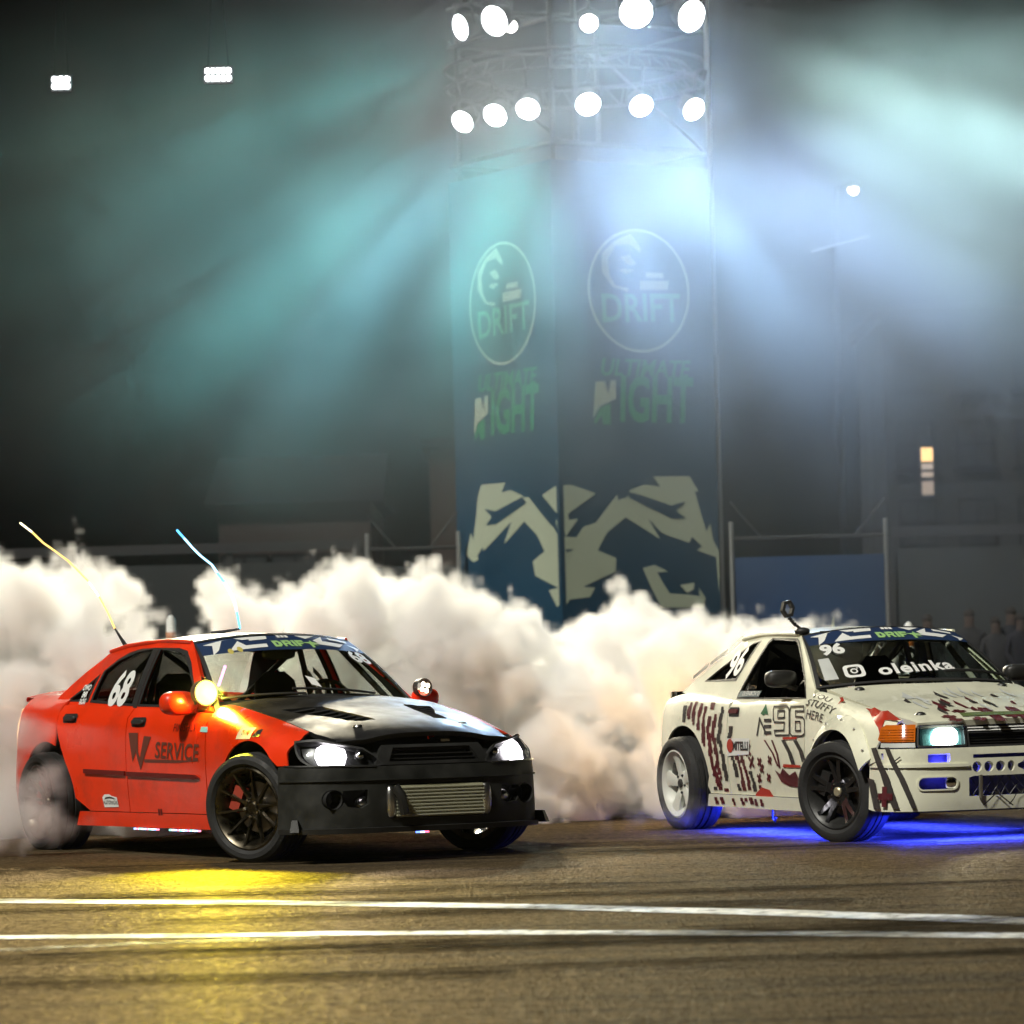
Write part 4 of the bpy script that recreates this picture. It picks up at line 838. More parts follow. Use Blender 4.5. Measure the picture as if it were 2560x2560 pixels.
        for nm, w in (('door_window', wd), ('quarter_window', wq)):
            gl = panel(nm, w, h, M['glass_dark' if sg < 0 else 'glass_clear'], g, res=.07, thick=0, off=-.01); bx = np.array(w); cen = bx.mean(0)
            inn = cen+(bx-cen)*np.maximum(0, 1-.02/np.maximum(np.linalg.norm(bx-cen, axis=1), .05))[:, None]
            panel('window_seal', w, h, M['black_plastic'], gl, holes=[[tuple(p) for p in inn]], res=.06, thick=.004, off=.003)
            if nm == 'quarter_window': text_on('race_number', '96', h, (-1.84, 1.09), M['white_print'], gl, size=.24, shear=.25*(-sg), bold=.008, off=.006, xs=1.05, flip=-sg, ang=.12)
            elif sg < 0:
                pl = decal('name_strip', [(-1.60, .880), (-1.28, .880), (-1.26, .918), (-1.58, .918)], h, mat('slate_print', (.09, .13, .14), .5), gl, off=.004)
                text_on('name_lettering', 'OLEINIKOV D', h, (-1.40, .900), M['white_print'], pl, size=.04, off=.007)
        for t in (.12, .4, .68):                       # hatch edge tape marks
            a, b = np.array((-1.90, 1.25)), np.array((-2.62, .915)); p = a+(b-a)*t; dd = (b-a)/np.linalg.norm(b-a); nn = np.array((dd[1], -dd[0]))*.012
            decal('hatch_trim', [tuple(p-dd*.1+nn), tuple(p+dd*.1+nn), tuple(p+dd*.1+nn*4), tuple(p-dd*.1+nn*4)], h, M['black_plastic'], fr, off=.005)
    # ---- livery on the visible side
    side = S[-1]; k = -1; dr, qu, wg = P_['door', -1], P_['quarter', -1], P_['wing', -1]
    T = lambda pts: c.px_side(pts, side, -.76)
    rnd = random.Random(5)
    own = lambda x: dr if x > d1 else qu
    def bend(x0, z): return x0+.55*max(0, .60-z)**1.45+.012*math.sin(z*23+x0*9)
    for li, x0 in enumerate((-2.40, -2.32, -2.24, -2.16, -2.08, -2.0, -1.92, -1.84, -1.76, -1.615, -1.54, -1.465, -1.39, -1.31)):
        ztop = (.84, .85, .86, .86, .86, .855, .85, .84, .83, .74, .62, .55, .42, .36)[li]; zs = list(np.arange(ztop-rnd.uniform(0, .05), .175, -.022)); seg = []
        wl = wr = .012
        def flush(seg):
            if len(seg) < 3: return
            pp = [(a, z) for a, b, z in seg]+[(b, z) for a, b, z in seg[::-1]]
            pp = [p for i, p in enumerate(pp) if i == 0 or np.hypot(p[0]-pp[i-1][0], p[1]-pp[i-1][1]) > .003]
            decal('livery_ribbon', pp, side, M['maroon'] if rnd.random() < .78 else M['char'], own(seg[0][0]), res=.08, off=.0034 if seg[0][2] > .255 else .0165)
        for z in zs:
            if rnd.random() < .7: wl = rnd.uniform(.012, .036)
            if rnd.random() < .7: wr = rnd.uniform(.012, .036)
            xc = bend(x0, z); a, b = xc-wl, xc+wr
            bad = np.hypot(a-B[0], z-B[1]) < .405 or (abs(xc-d1) < .03) or xc > -.62 or (z > .46 and xc > -1.40) or rnd.random() < .03 or abs(z-.25) < .011 or (z < .27 and xc < -1.93)
            if bad or (seg and own(seg[0][0]) is not own(xc)): flush(seg); seg = []
            if not bad:
                b = min(b, d1-.008) if xc < d1 else b; a = max(a, d1+.008) if xc > d1 else a
                if seg: seg.append((a, b, seg[-1][2]-.001 if False else z+.0215))
                seg.append((a, b, z))
        flush(seg)
    for q in ((1871, 1875), (1900, 1905), (1925, 1900), (1900, 1945), (1905, 1920), (1923, 1944), (1880, 1905), (1788, 1925), (1800, 1950), (1835, 1870)):
        x, z = T([q])[0]; r = rnd.uniform(.03, .05); t = .011; an = rnd.uniform(.5, 1.0); pl = [(-t, r), (t, r), (t, t), (r, t), (r, -t), (t, -t), (t, -r), (-t, -r), (-t, -t), (-r, -t), (-r, t), (-t, t)]
        decal('livery_cross', [(x+a*math.cos(an)-b*math.sin(an), z+a*math.sin(an)+b*math.cos(an)) for a, b in pl], side, M['maroon'], own(x), off=.0055)
    decal('livery_splash', T([(1938, 1925), (1952, 1935), (1958, 1920), (1975, 1938), (1990, 1928), (2000, 1950), (1998, 1968), (1975, 1965), (1955, 1955)]), side, M['maroon'], dr, off=.005)
    decal('livery_splash', T([(1905, 1968), (1925, 1975), (1935, 1990), (1930, 2008), (1895, 2010), (1890, 1985)]), side, M['rust_red'], dr, off=.005)
    for a, b, cl in (((1958, 1850), (1985, 1915), 'char'), ((1988, 1850), (2010, 1905), 'char'), ((1930, 1850), (1950, 1920), 'maroon'), ((1912, 1850), (1945, 1915), 'maroon')):
        w = 5 if cl == 'char' else 2.2
        decal('livery_stripe', T([(a[0]-w, a[1]), (a[0]+w, a[1]), ((a[0]+b[0])/2+w+4, (a[1]+b[1])/2), (b[0]+w, b[1]), (b[0]-w, b[1]), ((a[0]+b[0])/2-w+4, (a[1]+b[1])/2)]), side, M[cl], dr, off=.004)
    decal('livery_stripe', T([(1960, 1910), (2003, 1913), (2003, 1919), (1958, 1918)]), side, M['rust_red'], dr, off=.006)
    decal('livery_stripe', T([(1958, 1843), (1993, 1842), (1993, 1848), (1958, 1849)]), side, M['rust_red'], dr, off=.006)
    pl = decal('sponsor_plate', T([(1818, 1846), (1875, 1846), (1874, 1886), (1820, 1890)]), side, M['white_print'], dr, off=.006)
    text_on('sponsor_lettering', 'MITELLI', side, T([(1853, 1866)])[0], M['dark_print'], pl, size=.075, xs=.95, bold=.003, off=.009)
    x, z = T([(1827, 1864)])[0]; decal('sponsor_disc', circ((x, z), .045, 18), side, M['rust_red'], pl, off=.009)
    # big outlined 96 and the letters AE in front of it
    def ring(poly, t):
        p = np.array(poly); cc = p.mean(0); return [tuple(cc+(q-cc)*(1-t/np.maximum(np.abs(q-cc).max(), .02))) for q in p]
    o96 = [[(1936, 1767), (1969, 1766), (1973, 1772), (1974, 1838), (1939, 1838), (1937, 1826), (1960, 1826), (1962, 1806), (1937, 1805), (1934, 1798), (1934, 1773)],
           [(1978, 1767), (2010, 1766), (2010, 1778), (1990, 1778), (1990, 1792), (2008, 1793), (2012, 1800), (2012, 1834), (2006, 1840), (1982, 1840), (1976, 1833), (1976, 1775)]]
    in96 = [[(1946, 1778), (1962, 1777), (1962, 1794), (1946, 1795)], [(1990, 1804), (2001, 1804), (2002, 1827), (1990, 1827)]]
    def line(pts, w, mm, par, off=.0055, close=True):
        P2 = T(pts); P2 = np.array(P2+[P2[0]] if close else P2)
        for a, b in zip(P2[:-1], P2[1:]):
            d = b-a; L = np.hypot(*d)
            if L < .004: continue
            d /= L; n = np.array((-d[1], d[0]))*w; decal('outline_stroke', [tuple(a-n-d*w), tuple(b-n+d*w), tuple(b+n+d*w), tuple(a+n-d*w)], side, mm, par, off=off, res=.2)
    for l in o96+in96: line(l, .0055, M['char'], dr)
    line([(1894, 1836), (1900, 1797), (1916, 1834)], .009, M['char'], dr, close=False)
    for yy in (1797, 1812, 1828): decal('door_bar', T([(1911, yy), (1929, yy), (1929, yy+8), (1911, yy+8)]), side, M['char'], dr, off=.005)
    decal('green_figure', T([(1903, 1784), (1910, 1772), (1916, 1760), (1919, 1772), (1921, 1787), (1913, 1784), (1910, 1789)]), side, mat('forest_print', (.03, .14, .06), .5), dr, off=.005)
    for t_, kv, sz, xo in (('YOU', 4.25, .075, -.375), ('STUFFY', 3.45, .075, -.33), ('HERE', 2.85, .07, -.375)):
        text_on('wing_lettering', t_, K[-1], (xo, kv), M['char'], wg, size=sz, xs=1.5, off=.005, shear=.2, sv=(0, 11.5 if kv > 3 else 6))
    decal('axe_mark', T([(2095, 1762), (2103, 1750), (2100, 1744), (2108, 1742), (2112, 1752), (2104, 1756)]), side, M['rust_red'], wg, off=.005)
    decal('wing_splash', T([(2165, 1770), (2180, 1772), (2188, 1768), (2205, 1778), (2222, 1776), (2240, 1790), (2255, 1800), (2212, 1802), (2207, 1850), (2196, 1820), (2178, 1790)]), side, M['rust_red'], wg, off=.006)
    decal('wing_tick', T([(2123, 1826), (2138, 1822), (2145, 1835), (2142, 1837), (2135, 1827), (2124, 1830)]), side, M['rust_red'], wg, off=.03)
    # ---- bonnet, screen, roof
    us = np.linspace(-.93, .93, 25)*ns.um; fe = []
    for u in us:
        p = ns.fn([u], [.690])[0]
        if abs(p[1]) < bd.yk(min(p[0], .6), 4.95): fe.append((p[0], p[1]))
    sd = lambda s: [(x, s*(bd.yk(x, 4.95)-.012)) for x in np.linspace(-.42, fe[0][0]-.03, 8)]
    hf = lambda x, y: bd.top(x, y)+np.stack([np.zeros(len(np.ravel(x))), np.zeros(len(np.ravel(x))), .004+.012*np.clip((-.05-np.ravel(x))/.35, 0, 1)], 1)
    hood = panel('bonnet', sd(-1)+fe+sd(1)[::-1]+[(-.40+.06*(1-t*t), t*(bd.yk(-.42, 4.95)-.012)) for t in np.linspace(1, -1, 9)], hf, M['white_paint'], g, res=.06, thick=.035)
    HT = lambda pts: c.px_top(pts, hf, .8)
    rn = random.Random(9)
    for i in range(34):
        x = rn.uniform(.05, .62); y = rn.uniform(-.42, .6); L = rn.uniform(.1, .32); w = rn.uniform(.012, .035)
        decal('bonnet_scratch', [(x, y), (x+.01, y+w), (x-L*.5, y+w*.7+.02), (x-L, y+.05), (x-L*.6, y+.01)], hf, (M['char'], M['bare'], M['maroon'])[i % 3], hood, off=.004)
    for q in ((2397, 1779), (2372, 1793), (2390, 1800), (2450, 1798), (2530, 1790)):
        x, y = HT([q])[0]; r = .045; t = .018; pl = [(-t, r), (t, r), (t, t), (r, t), (r, -t), (t, -t), (t, -r), (-t, -r), (-t, -t), (-r, -t), (-r, t), (-t, t)]
        decal('bonnet_cross', [(x+a, y+b) for a, b in pl], hf, M['maroon'], hood, off=.005)
    for y0 in (-.14, .05, .24, .42):
        decal('bonnet_stripe', [(.80-.04*abs(y0), y0), (.80-.04*abs(y0), y0+.07), (.48, y0+.10), (.45, y0+.05), (.52, y0+.02)], hf, M['maroon'], hood, off=.0045)
    decal('bonnet_strip', [(.66, -.30), (.70, .5), (.62, .5), (.58, -.28)], hf, mat('olive_print', (.09, .13, .04), .5), hood, off=.006)
    for y in (-.5, .5):
        for x in (-.30, .5): p = hf([x], [y])[0]; MB().lathe([(0, .016), (.016, .014), (.03, .006), (.034, 0)], 14, 'z', tuple(p)).build('bonnet_pin', M['alu'], hood)
    panel('cowl', [(-.33, -.66), (-.33, .66), (-.52, .70), (-.42, 0), (-.52, -.70)], lambda x, y: bd.top(x, y)-np.array([0, 0, .03]), M['black_plastic'], g, res=.08, thick=0)
    rf = dict(ref=(-3, 0, .3), refx=False)
    wsp = panel('windscreen', [(-.97, .02), (.97, .02), (.97, .97), (-.97, .97)], ws, M['glass'], g, res=.06, thick=0, sc=(.62, .55), **rf)
    panel('windscreen_seal', [(-1.0, 0), (1.0, 0), (1.0, 1.0), (-1.0, 1.0)], ws, M['black_plastic'], wsp, holes=[[(-.965, .03), (.965, .03), (.965, .97), (-.965, .97)]], res=.06, thick=.012, off=.003, sc=(.62, .55), **rf)
    banner_strip(wsp, ws, M, .74, .97, .6)
    tk = dict(ref=(-3, 0, .3), refx=False, off=.006)
    text_on('race_number', '96', ws, (-.76, .60), M['white_print'], wsp, size=.135, bold=.006, su=(1.75, .0), sv=(0, 1.9), **tk)
    decal('screen_label', [(-.92, .10), (-.80, .10), (-.83, .46), (-.93, .46)], ws, M['bare'], wsp, off=.004, **rf)
    ig = decal('camera_glyph', rrect(-.74, .10, -.55, .30, .05), ws, M['white_print'], wsp, holes=[rrect(-.705, .135, -.585, .265, .035)], off=.005, **rf)
    decal('camera_glyph_ring', circ((-.645, .20), .035, 20, .04), ws, M['white_print'], ig, holes=[circ((-.645, .20), .02, 18, .023)], off=.005, **rf)
    decal('camera_glyph_dot', circ((-.61, .24), .009, 10, .01), ws, M['white_print'], ig, off=.005, **rf)
    text_on('handle_lettering', 'oleinka', ws, (-.03, .20), M['white_print'], wsp, size=.13, bold=.004, su=(1.9, .14), sv=(0, 1.7), spacing=1.12, **tk)
    pts = [tuple(ws([.95-.75*t], [.06+.03*t+.12*t*(1-t)])[0]+np.array([.02, 0, .02])) for t in np.linspace(0, 1, 6)]; MB().tube(pts, .010, 6).build('wiper', M['black_plastic'], g)
    yr = lambda x: float(hs.f(hs.yr, x))
    rp = [(-.94-.08*abs(t)**2.2, t*yr(-1.0)) for t in np.linspace(-1, 1, 11)] + [(x, yr(x)) for x in (-1.3, -1.6)] + [(-1.90, t*yr(-1.9)) for t in np.linspace(1, -1, 9)] + [(x, -yr(x)) for x in (-1.6, -1.3)]
    roof = panel('roof', rp, hs.roof, paint, g, res=.07, thick=.02)
    for s_ in (-.75, -.3, .1, .45): MB().box(tuple(hs.roof([-1.0+.04*(1-abs(s_))], [s_*.55])[0]+np.array([.04, 0, -.004])), (.03, .05, .012)).build('screen_clip', M['black_plastic'], roof, False)
    for s_ in (-1, 1): MB().tube([(x, s_*(yr(x)+.004), float(hs.f(hs.zr, x))+.004) for x in (-1.02, -1.3, -1.6, -1.9)], .012, 8).build('roof_gutter', paint, g)
    panel('rear_screen', [(-.97, .03), (.97, .03), (.97, .97), (-.97, .97)], rw, M['glass_dark'], g, res=.09, thick=0, sc=(.6, .9))
    panel('tail_panel', [(-tl.um*.95, .62), (tl.um*.95, .62), (tl.um*.9, .92), (-tl.um*.9, .92)], tl.fn, paint, g, res=.1)
    panel('rear_bumper', [(-tl.um, .26), (tl.um, .26), (tl.um, .61), (-tl.um, .61)], tl.fn, paint, g, res=.1, off=.01)
    for s_ in (-1, 1): panel('tail_lamp', [(s_*.35, .66), (s_*tl.um*.9, .66), (s_*tl.um*.9, .80), (s_*.35, .80)], tl.fn, mat('tail_red2', (.3, .01, .01), .2, coat=1, emit=(1, .35, .08), estr=2), g, res=.1, off=.008)
    for s_ in (-1, 1): pl = bpy.data.lights.new('tail_light', 'POINT'); pl.energy = 9; pl.color = (1, .60, .26); pl.shadow_soft_size = .08; po = bpy.data.objects.new('tail_light', pl); COL.objects.link(po); po.parent = g; po.location = (-3.2, s_*.55, .75)
    panel('tail_backing', [(-tl.um, .58), (tl.um, .58), (tl.um*.97, .92), (-tl.um*.97, .92)], tl.ins(.03), U, g, res=.1, thick=0)  # added out of sight to block tail lamp glow from the arches
    # ---- nose: bumper with slots, holes and intake
    um = ns.um; N = lambda pts: c.px_nose(pts, ns)
    s1 = rrect(-.60, .482, -.46, .530, .006); fog = rrect(-.665, .315, -.41, .400, .038); s0 = rrect(-.93, .50, -.90, .54, .004)
    sl = rrect(-.31, .500, .31, .523, .006); hol = [circ((-.285+.0785*i, .448), .032, 18) for i in range(8)]
    inl = [(-.34, .275), (.34, .275), (.34, .385), (.31, .395), (-.31, .395), (-.34, .385)]
    mir = lambda p: [(-u, v) for u, v in p][::-1]
    bp = [(-um, .205), (-um*.93, .195), (um*.93, .195), (um, .205), (um, .565), (-um, .565)]
    bum = panel('front_bumper', bp, ns.fn, paint, g, holes=[s1, mir(s1), fog, mir(fog), s0, mir(s0), sl, inl]+hol, res=.035, thick=.05)
    panel('bumper_ridge', [(-um*.98, .455), (-.34, .452), (-.34, .470), (-um*.98, .475)], ns.fn, paint, bum, off=.012, thick=.014)
    panel('bumper_ridge', [(um*.98, .455), (.34, .452), (.34, .470), (um*.98, .475)], ns.fn, paint, bum, off=.012, thick=.014)
    panel('intake_well', [(-um*.9, .18), (um*.9, .18), (um*.9, .56), (-um*.9, .56)], ns.ins(.13), mat('well', (.03, .03, .04), .6), bum, res=.1, thick=0)
    for s_ in (-1, 1):
        p = ns.fn([s_*.45], [.357], .02)[0]; sell('fog_lamp', tuple(p), (.025, .05, .036), M['chrome'], bum, 3)
        panel('fog_surround', fog if s_ < 0 else mir(fog), ns.fn, paint, bum, holes=[[(u*(1 if s_ < 0 else -1), v) for u, v in (rrect(-.655, .323, -.42, .392, .032) if s_ < 0 else rrect(-.655, .323, -.42, .392, .032))]], res=.05, thick=.03, off=.008)
        MB().tube([tuple(ns.fn([s_*.27], [z])[0]+np.array([.012, 0, 0])) for z in (.265, .40)], .012, 8).build('intake_post', M['alu'], bum)
    for i in range(10):
        u0 = -.30+.062*i
        for dd in (1, -1):
            a, b = ns.fn([u0], [.278])[0], ns.fn([u0+dd*.08], [.39])[0]; MB().tube([tuple(a-np.array([.03, 0, 0])), tuple(b-np.array([.03, 0, 0]))], .0035, 5).build('intake_mesh_wire', M['satin_black'], bum)
    nf = ns.fn
    for pts, mm in (([(2182, 1870), (2195, 1870), (2225, 1940), (2250, 2020), (2235, 2022), (2205, 1935)], 'char'), ([(2215, 1870), (2226, 1870), (2262, 1945), (2290, 2018), (2278, 2020), (2248, 1945)], 'char'), ([(2168, 1945), (2190, 1950), (2205, 2022), (2190, 2024)], 'char')):
        decal('bumper_stripe', N(pts), nf, M[mm], bum, off=.014)
    x, z = N([(2216, 1992)])[0]; r, t = .06, .02; pl = [(-t, r), (t, r), (t, t), (r, t), (r, -t), (t, -t), (t, -r), (-t, -r), (-t, -t), (-r, -t), (-r, t), (-t, t)]
    decal('bumper_cross', [(x+a, z+b) for a, b in pl], nf, M['maroon'], bum, off=.017)
    for a, b in (((2175, 1915), (2195, 1905)), ((2238, 1905), (2252, 1893)), ((2455, 2012), (2498, 1972)), ((2520, 2010), (2560, 1970)), ((2480, 1975), (2530, 2012))):
        A2, B2 = np.array(N([a])[0]), np.array(N([b])[0]); d = (B2-A2)/np.linalg.norm(B2-A2); n = np.array((-d[1], d[0]))*.004; decal('bumper_scratch', [tuple(A2-n), tuple(B2-n), tuple(B2+n), tuple(A2+n)], nf, M['char'], bum, off=.015)
    # grille and lamps
    panel('grille_backing', [(-.36, .555), (.36, .555), (.36, .70), (-.36, .70)], ns.ins(.06), U, g, res=.1, thick=0)
    gr = panel('grille_frame', [(-.335, .568), (.335, .568), (.335, .69), (-.335, .69)], nf, M['black_plastic'], g, holes=[[(-.325, .578), (.325, .578), (.325, .648), (-.325, .648)]], res=.06, thick=.03)
    for z in (.658, .674): panel('grille_stripe', [(-.33, z), (.33, z), (.33, z+.006), (-.33, z+.006)], nf, M['white_print'], gr, off=.008, thick=.004)
    for k_ in range(4): MB().box((nf([0], [.59+.016*k_])[0][0]-.03, 0, .59+.016*k_), (.012, .64, .004)).build('grille_bar', M['satin_black'], gr, False)
    teal = mat('lamp_bowl_teal', (.16, .42, .40), .2, .5)
    for s_ in (-1, 1):
        q = rrect(.345, .572, .665, .706, .012); q = [(u*s_, v) for u, v in q]
        hou = panel('headlamp', q, ns.ins(.05), teal, g, res=.06, thick=0)
        panel('headlamp_rim', q, nf, M['black_plastic'], hou, holes=[[(u*s_, v) for u, v in rrect(.357, .582, .655, .698, .01)]], res=.05, thick=.05, off=.003)
        panel('headlamp_lens', q, nf, M['lens'], hou, res=.06, thick=0, off=-.002)
        panel('headlamp_glow', [(u*s_, v) for u, v in rrect(.40, .580, .575, .682, .04)], ns.ins(.03), emis('white_lamp', (.95, 1, 1), 12), hou, res=.06, thick=0)
        a = [(u*s_, v) for u, v in [(.675, .606), (um*.87, .606), (um*.91, .618), (um*.91, .690), (um*.85, .706), (.675, .706)]]
        cl = panel('corner_lamp', a, nf, M['amber_lens'], g, res=.04, thick=.02, off=.004)
        for z in (.615, .63, .645, .66, .675): panel('lamp_flute', [(u*s_, v) for u, v in [(.685, z), (um*.89, z), (um*.89, z+.004), (.685, z+.004)]], nf, M['amber_lens'], cl, off=.009, thick=.005)
        panel('lamp_skirt', [(u*s_, v) for u, v in [(.675, .574), (um*.88, .574), (um*.88, .600), (.675, .600)]], nf, M['bare'], cl, res=.05, thick=.02)
        p = nf([s_*.46], [.625])[0]; spot('headlamp_light', (p[0]+.03, p[1], p[2]), (p[0]+10, p[1]+s_*.4, -.2), 90, 65, (.9, 1, 1), .7, .05, g)
    for s_ in (-1, 1):
        mr = sell('door_mirror', (-.80, s_*(.80 if s_ < 0 else .90), .995), (.06, .105, .055), M['satin_black'], g, 3.2); MB().tube([(-.78, s_*.70, .93), (-.80, s_*.80, .97)], .02, 8).build('mirror_stalk', M['satin_black'], mr)
    wmF = dict(rim=M['satin_black'], spoke=mat('gloss_black', (.012, .012, .013), .16, coat=.6), cal=M['satin_black'], nut=M['chrome'], cap=mat('cap_gold', (.5, .45, .3), .4, .6))
    wmR = dict(rim=mat('white_rim', (.6, .62, .56), .4, var=.1), spoke=mat('white_spoke', (.6, .62, .56), .4, var=.1), cal=M['satin_black'], nut=M['satin_black'], cap=M['satin_black'])
    wheel('wheel', g, (A[0]+.01, -.775, .305), 20, 3, False, .314, .21, .222, 'twin', wmF, .3)
    wheel('wheel', g, (A[0]+.01, .775, .305), 20, 3, True, .314, .21, .222, 'twin', wmF, .1)
    wheel('wheel', g, (B[0], -.765, .31), 0, 1.5, False, .314, .225, .222, 'five', wmR, .45)
    wheel('wheel', g, (B[0], .765, .31), 0, 1.5, True, .314, .225, .222, 'five', wmR, .2)
    # underglow tubes
    blue = emis('underglow', (.03, .04, 1.0), 30)
    for s_ in (-1, 1): MB().tube([(-.45, s_*.58, .175), (-2.0, s_*.58, .175)], .012, 6).build('underglow_tube', blue, g)
    MB().tube([(.55, -.5, .19), (.55, .5, .19)], .012, 6).build('underglow_tube', blue, g)
    for (x, y, sx, sy, e) in ((-1.2, -.55, 1.7, .3, 170), (-1.2, .45, 1.6, .4, 90), (.42, 0, .3, 1.3, 150)):
        d = bpy.data.lights.new('underglow_light', 'AREA'); d.shape = 'RECTANGLE'; d.size = sx; d.size_y = sy; d.energy = e; d.color = (.014, .03, 1); o = bpy.data.objects.new('underglow_light', d); COL.objects.link(o); o.parent = g; o.location = (x, y, .16)
    MB().tube([(-1.15, -.72, .16), (-1.13, -.73, .10), (-1.10, -.73, .085), (-1.08, -.73, .11)], .007, 6).build('tow_strap', M['navy_print'], g)
    for s_ in (-1, 1):
        for u_, z_ in ((.53, .47),): pl = bpy.data.lights.new('bumper_glow', 'POINT'); pl.energy = 2.2; pl.color = (.05, .05, 1); pl.shadow_soft_size = .02; po = bpy.data.objects.new('bumper_glow', pl); COL.objects.link(po); po.parent = g; po.location = tuple(ns.fn([s_*u_], [z_], .085)[0])  # blue points added inside the bumper so its openings glow
    # cabin
    I = M['interior']; sell('dashboard', (-.76, 0, .80), (.2, .66, .09), I, g, 4)
    seat(g, (-1.42, .34, .16), I); seat(g, (-1.42, -.34, .16), I)
    cg = mat('cage_paint', (.42, .42, .36), .4)
    for s_ in (-1, 1):
        MB().tube([(-.70, s_*.64, .3), (-.74, s_*.63, .85), (-1.06, s_*.50, 1.22), (-1.6, s_*.50, 1.24)], .02, 8).build('cage_front_leg', cg, g)
        MB().tube([(-1.60, s_*.60, .3), (-1.62, s_*.60, .8), (-1.61, s_*.50, 1.24)], .022, 8).build('cage_main_leg', cg, g)
        MB().tube([(-1.61, s_*.50, 1.24), (-2.35, s_*.48, .8)], .02, 8).build('cage_rear_stay', cg, g)
    MB().tube([(-1.61, -.50, 1.24), (-1.61, .50, 1.24)], .022, 8).build('cage_crossbar', cg, g); MB().tube([(-1.61, .58, .5), (-1.61, -.48, 1.2)], .02, 8).build('cage_diagonal', cg, g)
    MB().tube([(-1.60, -.58, .45), (-1.1, -.55, 1.1)], .022, 8).build('cage_door_bar', cg, g)
    st = MB().lathe([(.15, -.012), (.166, 0), (.15, .012), (.138, 0)], 28, 'x', (0, 0, 0), closed=True).build('steering_wheel', M['black_plastic'], g); st.location = (-1.0, .34, .86); st.rotation_euler = (0, R(-22), 0)
    panel('door_card', [(-.65, .4), (-1.6, .4), (-1.6, .84), (-.65, .82)], lambda x, z: S[1](x, z)-np.array([0, .05, 0]), mat('door_card', (.3, .3, .26), .6), g, res=.1)
    # small camera on a clamp at the top of the screen: a thing of its own
    ac = empty('clamp_camera', tuple(c.inv.inverted() @ Vector((-1.03, -.53, 1.285))), (0, 0, -c.yaw)); tag(ac, 'small black camera on a clamp arm at the top of the white car windscreen', 'camera')
    sell('suction_cup', (0, 0, .01), (.05, .05, .025), M['black_plastic'], ac, 2.2)
    MB().tube([(0, 0, .02), (-.02, -.05, .06), (-.03, -.075, .10)], .010, 6).build('clamp_arm', M['black_plastic'], ac)
    for k_ in range(4): t = .25+.2*k_; MB().lathe([(.011, -.006), (.020, 0), (.011, .006)], 8, 'z', (-.01-.02*t, -.02-.06*t, .03+.07*t)).build('clamp_knuckle', M['black_plastic'], ac)
    hx = [(.045*math.cos(R(60*i+10)), .06*math.sin(R(60*i+10))) for i in range(6)]
    V = []; F = []
    for sc_ in (1, .6):
        for x_ in (-.02, .02): V += [(x_-.03, a*sc_-.085, b*sc_+.155) for a, b in hx]
    for i in range(6):
        j = (i+1) % 6; F += [(i, j, 6+j, 6+i), (12+i, 18+i, 18+j, 12+j), (i, 12+i, 12+j, j), (6+i, 6+j, 18+j, 18+i)]
    MB().add(V, F).build('camera_frame', M['black_plastic'], ac, False)
    return c
WHITE = build_white()
# ------------------------------------------------------------------ lighting tower with banners
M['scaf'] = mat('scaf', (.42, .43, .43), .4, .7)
M['dark_steel'] = mat('dark_steel', (.03, .03, .033), .6, .3)
M['matt_dark'] = mat('matt_dark', (.005, .005, .006), .95, spec=.1)
M['pole_grey'] = mat('pole_grey', (.12, .14, .135), .8)
M['scaf_dim'] = mat('scaf_dim', (.03, .03, .03), .6, .3)  # darker copy of scaf; the dimness of unlit steel put into the colour
M['banner'] = mat('banner_cloth', (.002, .048, .100), .75, var=.12, vscale=.8, bump=.05, bscale=3)
M['pale_cloth'] = mat('pale_cloth', (.50, .56, .42), .75)
M['green_cloth'] = mat('green_cloth', (.012, .30, .10), .75)
M['pale_green'] = mat('pale_green', (.13, .40, .22), .75)
def hz(px): return at(px, 1)
TD = 54.0
C0 = at((1404, 1340), TD); PH = R(32.8); TA = 2.87
DR = np.array([math.cos(PH), math.sin(PH), 0]); DL = np.array([-math.sin(PH), math.cos(PH), 0])
tcx = C0+(DR+DL)*TA/2; tcx[2] = 0
tower = empty('lighting_tower', (tcx[0], tcx[1], 0)); tag(tower, 'tall square scaffold tower wrapped in navy event banners with a ring truss on top', 'tower')
rel = lambda p: (p[0]-tcx[0], p[1]-tcx[1], p[2])
base = np.array([C0[0], C0[1], 0]); TH = 11.6
corn = [base, base+DR*TA, base+(DR+DL)*TA, base+DL*TA]
inw = lambda q: q+(tcx-q)*np.array([.07, .07, 0])
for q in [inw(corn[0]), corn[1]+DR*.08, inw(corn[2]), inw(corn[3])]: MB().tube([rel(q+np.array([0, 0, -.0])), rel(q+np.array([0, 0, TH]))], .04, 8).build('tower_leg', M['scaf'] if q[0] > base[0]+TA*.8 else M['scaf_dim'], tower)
for z in (1.0, 3.0, 5.0, 7.0, 9.0, 10.9, 11.5):
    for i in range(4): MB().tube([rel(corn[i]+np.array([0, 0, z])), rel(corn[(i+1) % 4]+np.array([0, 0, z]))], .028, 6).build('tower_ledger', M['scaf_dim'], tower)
for z in (1.0, 3.0, 5.0, 7.0, 9.0):
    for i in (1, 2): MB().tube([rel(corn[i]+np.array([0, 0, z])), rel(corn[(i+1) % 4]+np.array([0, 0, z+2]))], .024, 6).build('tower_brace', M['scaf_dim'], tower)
MB().box((0, 0, 9.05), (TA*.95, TA*.95, .06), Euler((0, 0, PH)).to_matrix()).build('tower_deck', M['dark_steel'], tower, False)
nR = np.array([math.sin(PH), -math.cos(PH), 0]); nL = -DR
def face_fn(side, off):
    d, n = (DR, nR) if side > 0 else (-DL, nL); o = base if side > 0 else base+DL*TA
    def fn(u, v):
        u = np.asarray(u, float).ravel(); v = np.asarray(v, float).ravel(); P = o[None]+u[:, None]*d[None]+(.06+off)*n[None]; P[:, 2] = v; return P-np.array([tcx[0], tcx[1], 0])
    return fn
